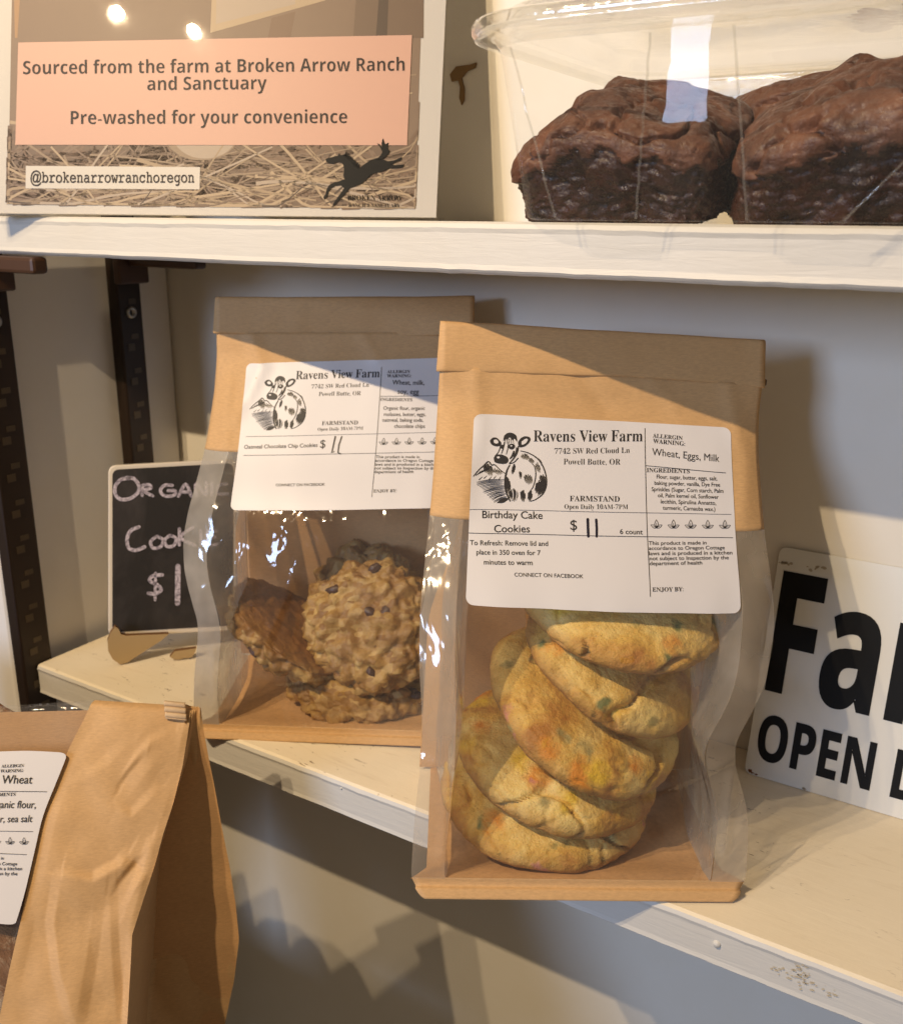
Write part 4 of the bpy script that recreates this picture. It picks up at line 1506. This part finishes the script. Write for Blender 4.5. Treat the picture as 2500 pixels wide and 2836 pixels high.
def rounded(x0, y0, x1, y1, r, n=8):
    p = []
    for cx_, cy_, a0 in ((x0 + r, y0 + r, 180), (x1 - r, y0 + r, 270), (x1 - r, y1 - r, 0), (x0 + r, y1 - r, 90)):
        for k in range(n + 1):
            a = R_(a0 + 90 * k / n)
            p.append((cx_ + r * math.cos(a), cy_ + r * math.sin(a)))
    return p


def resample(p, n):
    q = p + [p[0]]
    s = [0]
    for a, b in zip(q, q[1:]): s.append(s[-1] + math.hypot(b[0] - a[0], b[1] - a[1]))
    t = np.linspace(0, s[-1], n, endpoint=False)
    return list(zip(np.interp(t, s, [a[0] for a in q]), np.interp(t, s, [a[1] for a in q])))


NB = 360
def ring(t):
    """plan outline at height fraction t, with two slanted pads pressed out of the front wall"""
    fl = .0105 * t
    pts = resample(rounded(-fl, -fl * .8, Lx + fl, Ly - .006 + fl * .2, .016 + .006 * t), NB)
    out = []
    for x, y in pts:
        if y < .02:
            for (a0, a1, b0, b1) in ((.0165, .0434, .0005, .0475), (.0773, .1028, .0700, .1520)):
                a = a0 + (b0 - a0) * t; b = a1 + (b1 - a1) * t
                e = .0022
                k = max(0, min(1, (x - a) / e, (b - x) / e))
                k = k * k * (3 - 2 * k)
                y -= .0042 * k * (1 - .3 * t)
            k = max(0, min(1, (x - .0485) / .0012, (.0665 - x) / .0012)) * max(0, min(1, (t - .46) / .05))
            y += .0082 * max(0, t - .46) * k
        out.append((x, y))
    return out
def loft(rings, close_bottom=False):
    v, f = [], []
    for r_ in rings: v += r_
    n = len(rings[0])
    for j in range(len(rings) - 1):
        for i in range(n):
            f.append((j * n + i, j * n + (i + 1) % n, (j + 1) * n + (i + 1) % n, (j + 1) * n + i))
    if close_bottom: f.append(tuple(range(n))[::-1])
    return v, f
rs = []
for t, ins in ((0, .0022), (.006, .0008), (.02, .0001), (.06, 0)):
    cxm, cym = Lx / 2, Ly / 2
    rs.append([(x + (cxm - x) / cxm * ins, y + (cym - y) / cym * ins, t * Hh) for x, y in ring(t)])
for k in range(1, 15):
    t = .06 + .94 * k / 14
    rs.append([(x, y, t * Hh) for x, y in ring(t)])
v, f = loft(rs, True)
obj('tub_body', v, f, TUB, tub)
# rim: flared lip on the tub, lid lip over it, domed lid panel
def off(r_, o, z):
    cxm, cym = Lx / 2, (Ly - .006) / 2
    base = resample(rounded(-.0105 - o, -.0084 - o, Lx + .0105 + o, Ly - .0039 + o, .022 + o), NB)
    return [(x, y, z) for x, y in base]
lip = [off(0, -.0004, Hh - .0030), off(0, .0010, Hh - .0012), off(0, .0040, Hh), off(0, .0066, Hh + .0002), off(0, .0072, Hh + .0012), off(0, .0062, Hh + .0020), off(0, .001, Hh + .0022)]
v, f = loft(lip); RIM = m_film('clear_rim_plastic', .05, .05, 1.5, (.98, .98, .97), .15)
obj('tub_lip', v, f, RIM, tub)
lid = [off(0, .0076, Hh - .0004), off(0, .0086, Hh + .0010), off(0, .0088, Hh + .0030), off(0, .0080, Hh + .0046), off(0, .0062, Hh + .0054), off(0, .0030, Hh + .0050), off(0, .0005, Hh + .0034),
       off(0, -.0010, Hh + .0030), off(0, -.0020, Hh + .0050), off(0, -.0032, Hh + .0086), off(0, -.0050, Hh + .0096)]
v, f = loft(lid); n0 = len(v) - NB
f.append(tuple(range(n0, n0 + NB)))
obj('lid', v, f, RIM, tub)


# sharp pressed creases of the tub wall, thicker plastic
def crease_tube(pts, r):
    v, f = [], []
    m_n = 6
    for i, p in enumerate(pts):
        for k in range(m_n):
            a = 2 * PI * k / m_n
            v.append((p[0] + r * math.cos(a), p[1] + r * math.sin(a), p[2]))
    for i in range(len(pts) - 1):
        for k in range(m_n):
            f.append((i * m_n + k, i * m_n + (k + 1) % m_n, (i + 1) * m_n + (k + 1) % m_n, (i + 1) * m_n + k))
    return v, f
for (a0, b0) in ((.0165, .0005), (.0434, .0475), (.0773, .0700), (.1028, .1520)):
    pts = []
    for k in range(15):
        t = .01 + .92 * k / 14
        x = a0 + (b0 - a0) * t
        rg = [q for q in ring(t) if q[1] < .02]
        y = min(rg, key=lambda q: abs(q[0] - x))[1]
        pts.append((x, y, t * Hh))
    v, f = crease_tube(pts, .00042)
    obj('tub_rib', v, f, RIM, tub)


def brownie(cx_, cy_, sx, sy, sz, seed, rz, label, prof, tx=0.0):
    """slab cut from a tray: papery cracked crust over dark wet crumb; prof shapes its top along x"""
    bm = bmesh.new(); bmesh.ops.create_cube(bm, size=2)
    bmesh.ops.subdivide_edges(bm, edges=bm.edges[:], cuts=58, use_grid_fill=True)
    vv = [x.co.copy() for x in bm.verts]; ff = [tuple(q.index for q in p.verts) for p in bm.faces]; bm.free()
    o = Vector((seed * 3.7, seed * 1.3, seed * 8.1))
    px_ = [a for a, b in prof]; pz_ = [b for a, b in prof]
    out, crust = [], []
    for p in vv:
        q = p.copy()
        l = (abs(q.x) ** 6 + abs(q.y) ** 6 + abs(q.z) ** 6) ** (1 / 6)
        q = q / l
        w = Vector((q.x * sx / 2, q.y * sy / 2, q.z * sz / 2))
        tk = max(0, (q.z + 1) / 2)
        w.z += tk * (float(np.interp(q.x, px_, pz_)) + 0.0062 * noise.noise(Vector((w.x * 34, w.y * 34, seed))) * .7 + .0036 * noise.noise(Vector((w.x * 85, w.y * 85, seed))))
        edge = .46 + .30 * noise.noise(Vector((q.x * 3.1, q.y * 3.1, seed))) + .20 * noise.noise(Vector((q.x * 9, q.y * 9, seed)))
        top = q.z > edge
        if top:
            d = .0012 * noise.noise(w * 60 + o) + .0005 * noise.noise(w * 200 + o) + .0016
            e = abs(noise.noise(w * 52 + o) + .30 * noise.noise(w * 150 + o))
            if e < .075: d -= .0046 * (1 - e / .075)
            e = abs(noise.noise(w * 125 - o) + .3 * noise.noise(w * 330 + o))
            if e < .06: d -= .0012 * (1 - e / .06)
            d += .0004 * noise.noise(w * 420 - o)
        else:
            wq = w + Vector((noise.noise(w * 140), noise.noise(w * 140 + o), noise.noise(w * 140 - o))) * .003
            d = .0030 * noise.noise(w * 60 + o) - .0022 * abs(noise.noise(wq * 150 + o)) - .0016 * abs(noise.noise(wq * 330 - o)) + .0009 * noise.noise(w * 620 + o)
        out.append(w + q.normalized() * d); crust.append(top)
    mi = [0 if sum(crust[i] for i in q) >= 3 else 1 for q in ff]
    ob = obj('brownie', out, ff, BROWN, None, True, mi)
    ob.matrix_world = Matrix.Translation((cx_, cy_, TOP + .0030 + sz / 2)) @ Matrix.Rotation(rz, 4, 'Z') @ Matrix.Rotation(tx, 4, 'X')
    return setp(ob, label, 'brownie', 'brownies in the clear tub')


brownie(.3325, .0260, .0720, .0520, .0350, 1, R_(-3), 'cracked brownie at the left end of the clear tub', [(-1, -.014), (-.7, -.006), (-.3, .0035), (.1, .0030), (.6, -.002), (1, -.006)], R_(22))
brownie(.4140, .0260, .0860, .0540, .0370, 2, R_(4), 'large brownie at the right front of the clear tub', [(-1, -.010), (-.5, -.003), (0, .002), (.6, .008), (1, .010)], R_(24))
brownie(.3880, .0860, .0800, .0440, .0480, 3, R_(-2), 'brownie at the back of the tub, behind the two front ones', [(-1, -.006), (0, .002), (1, -.003)], R_(6))
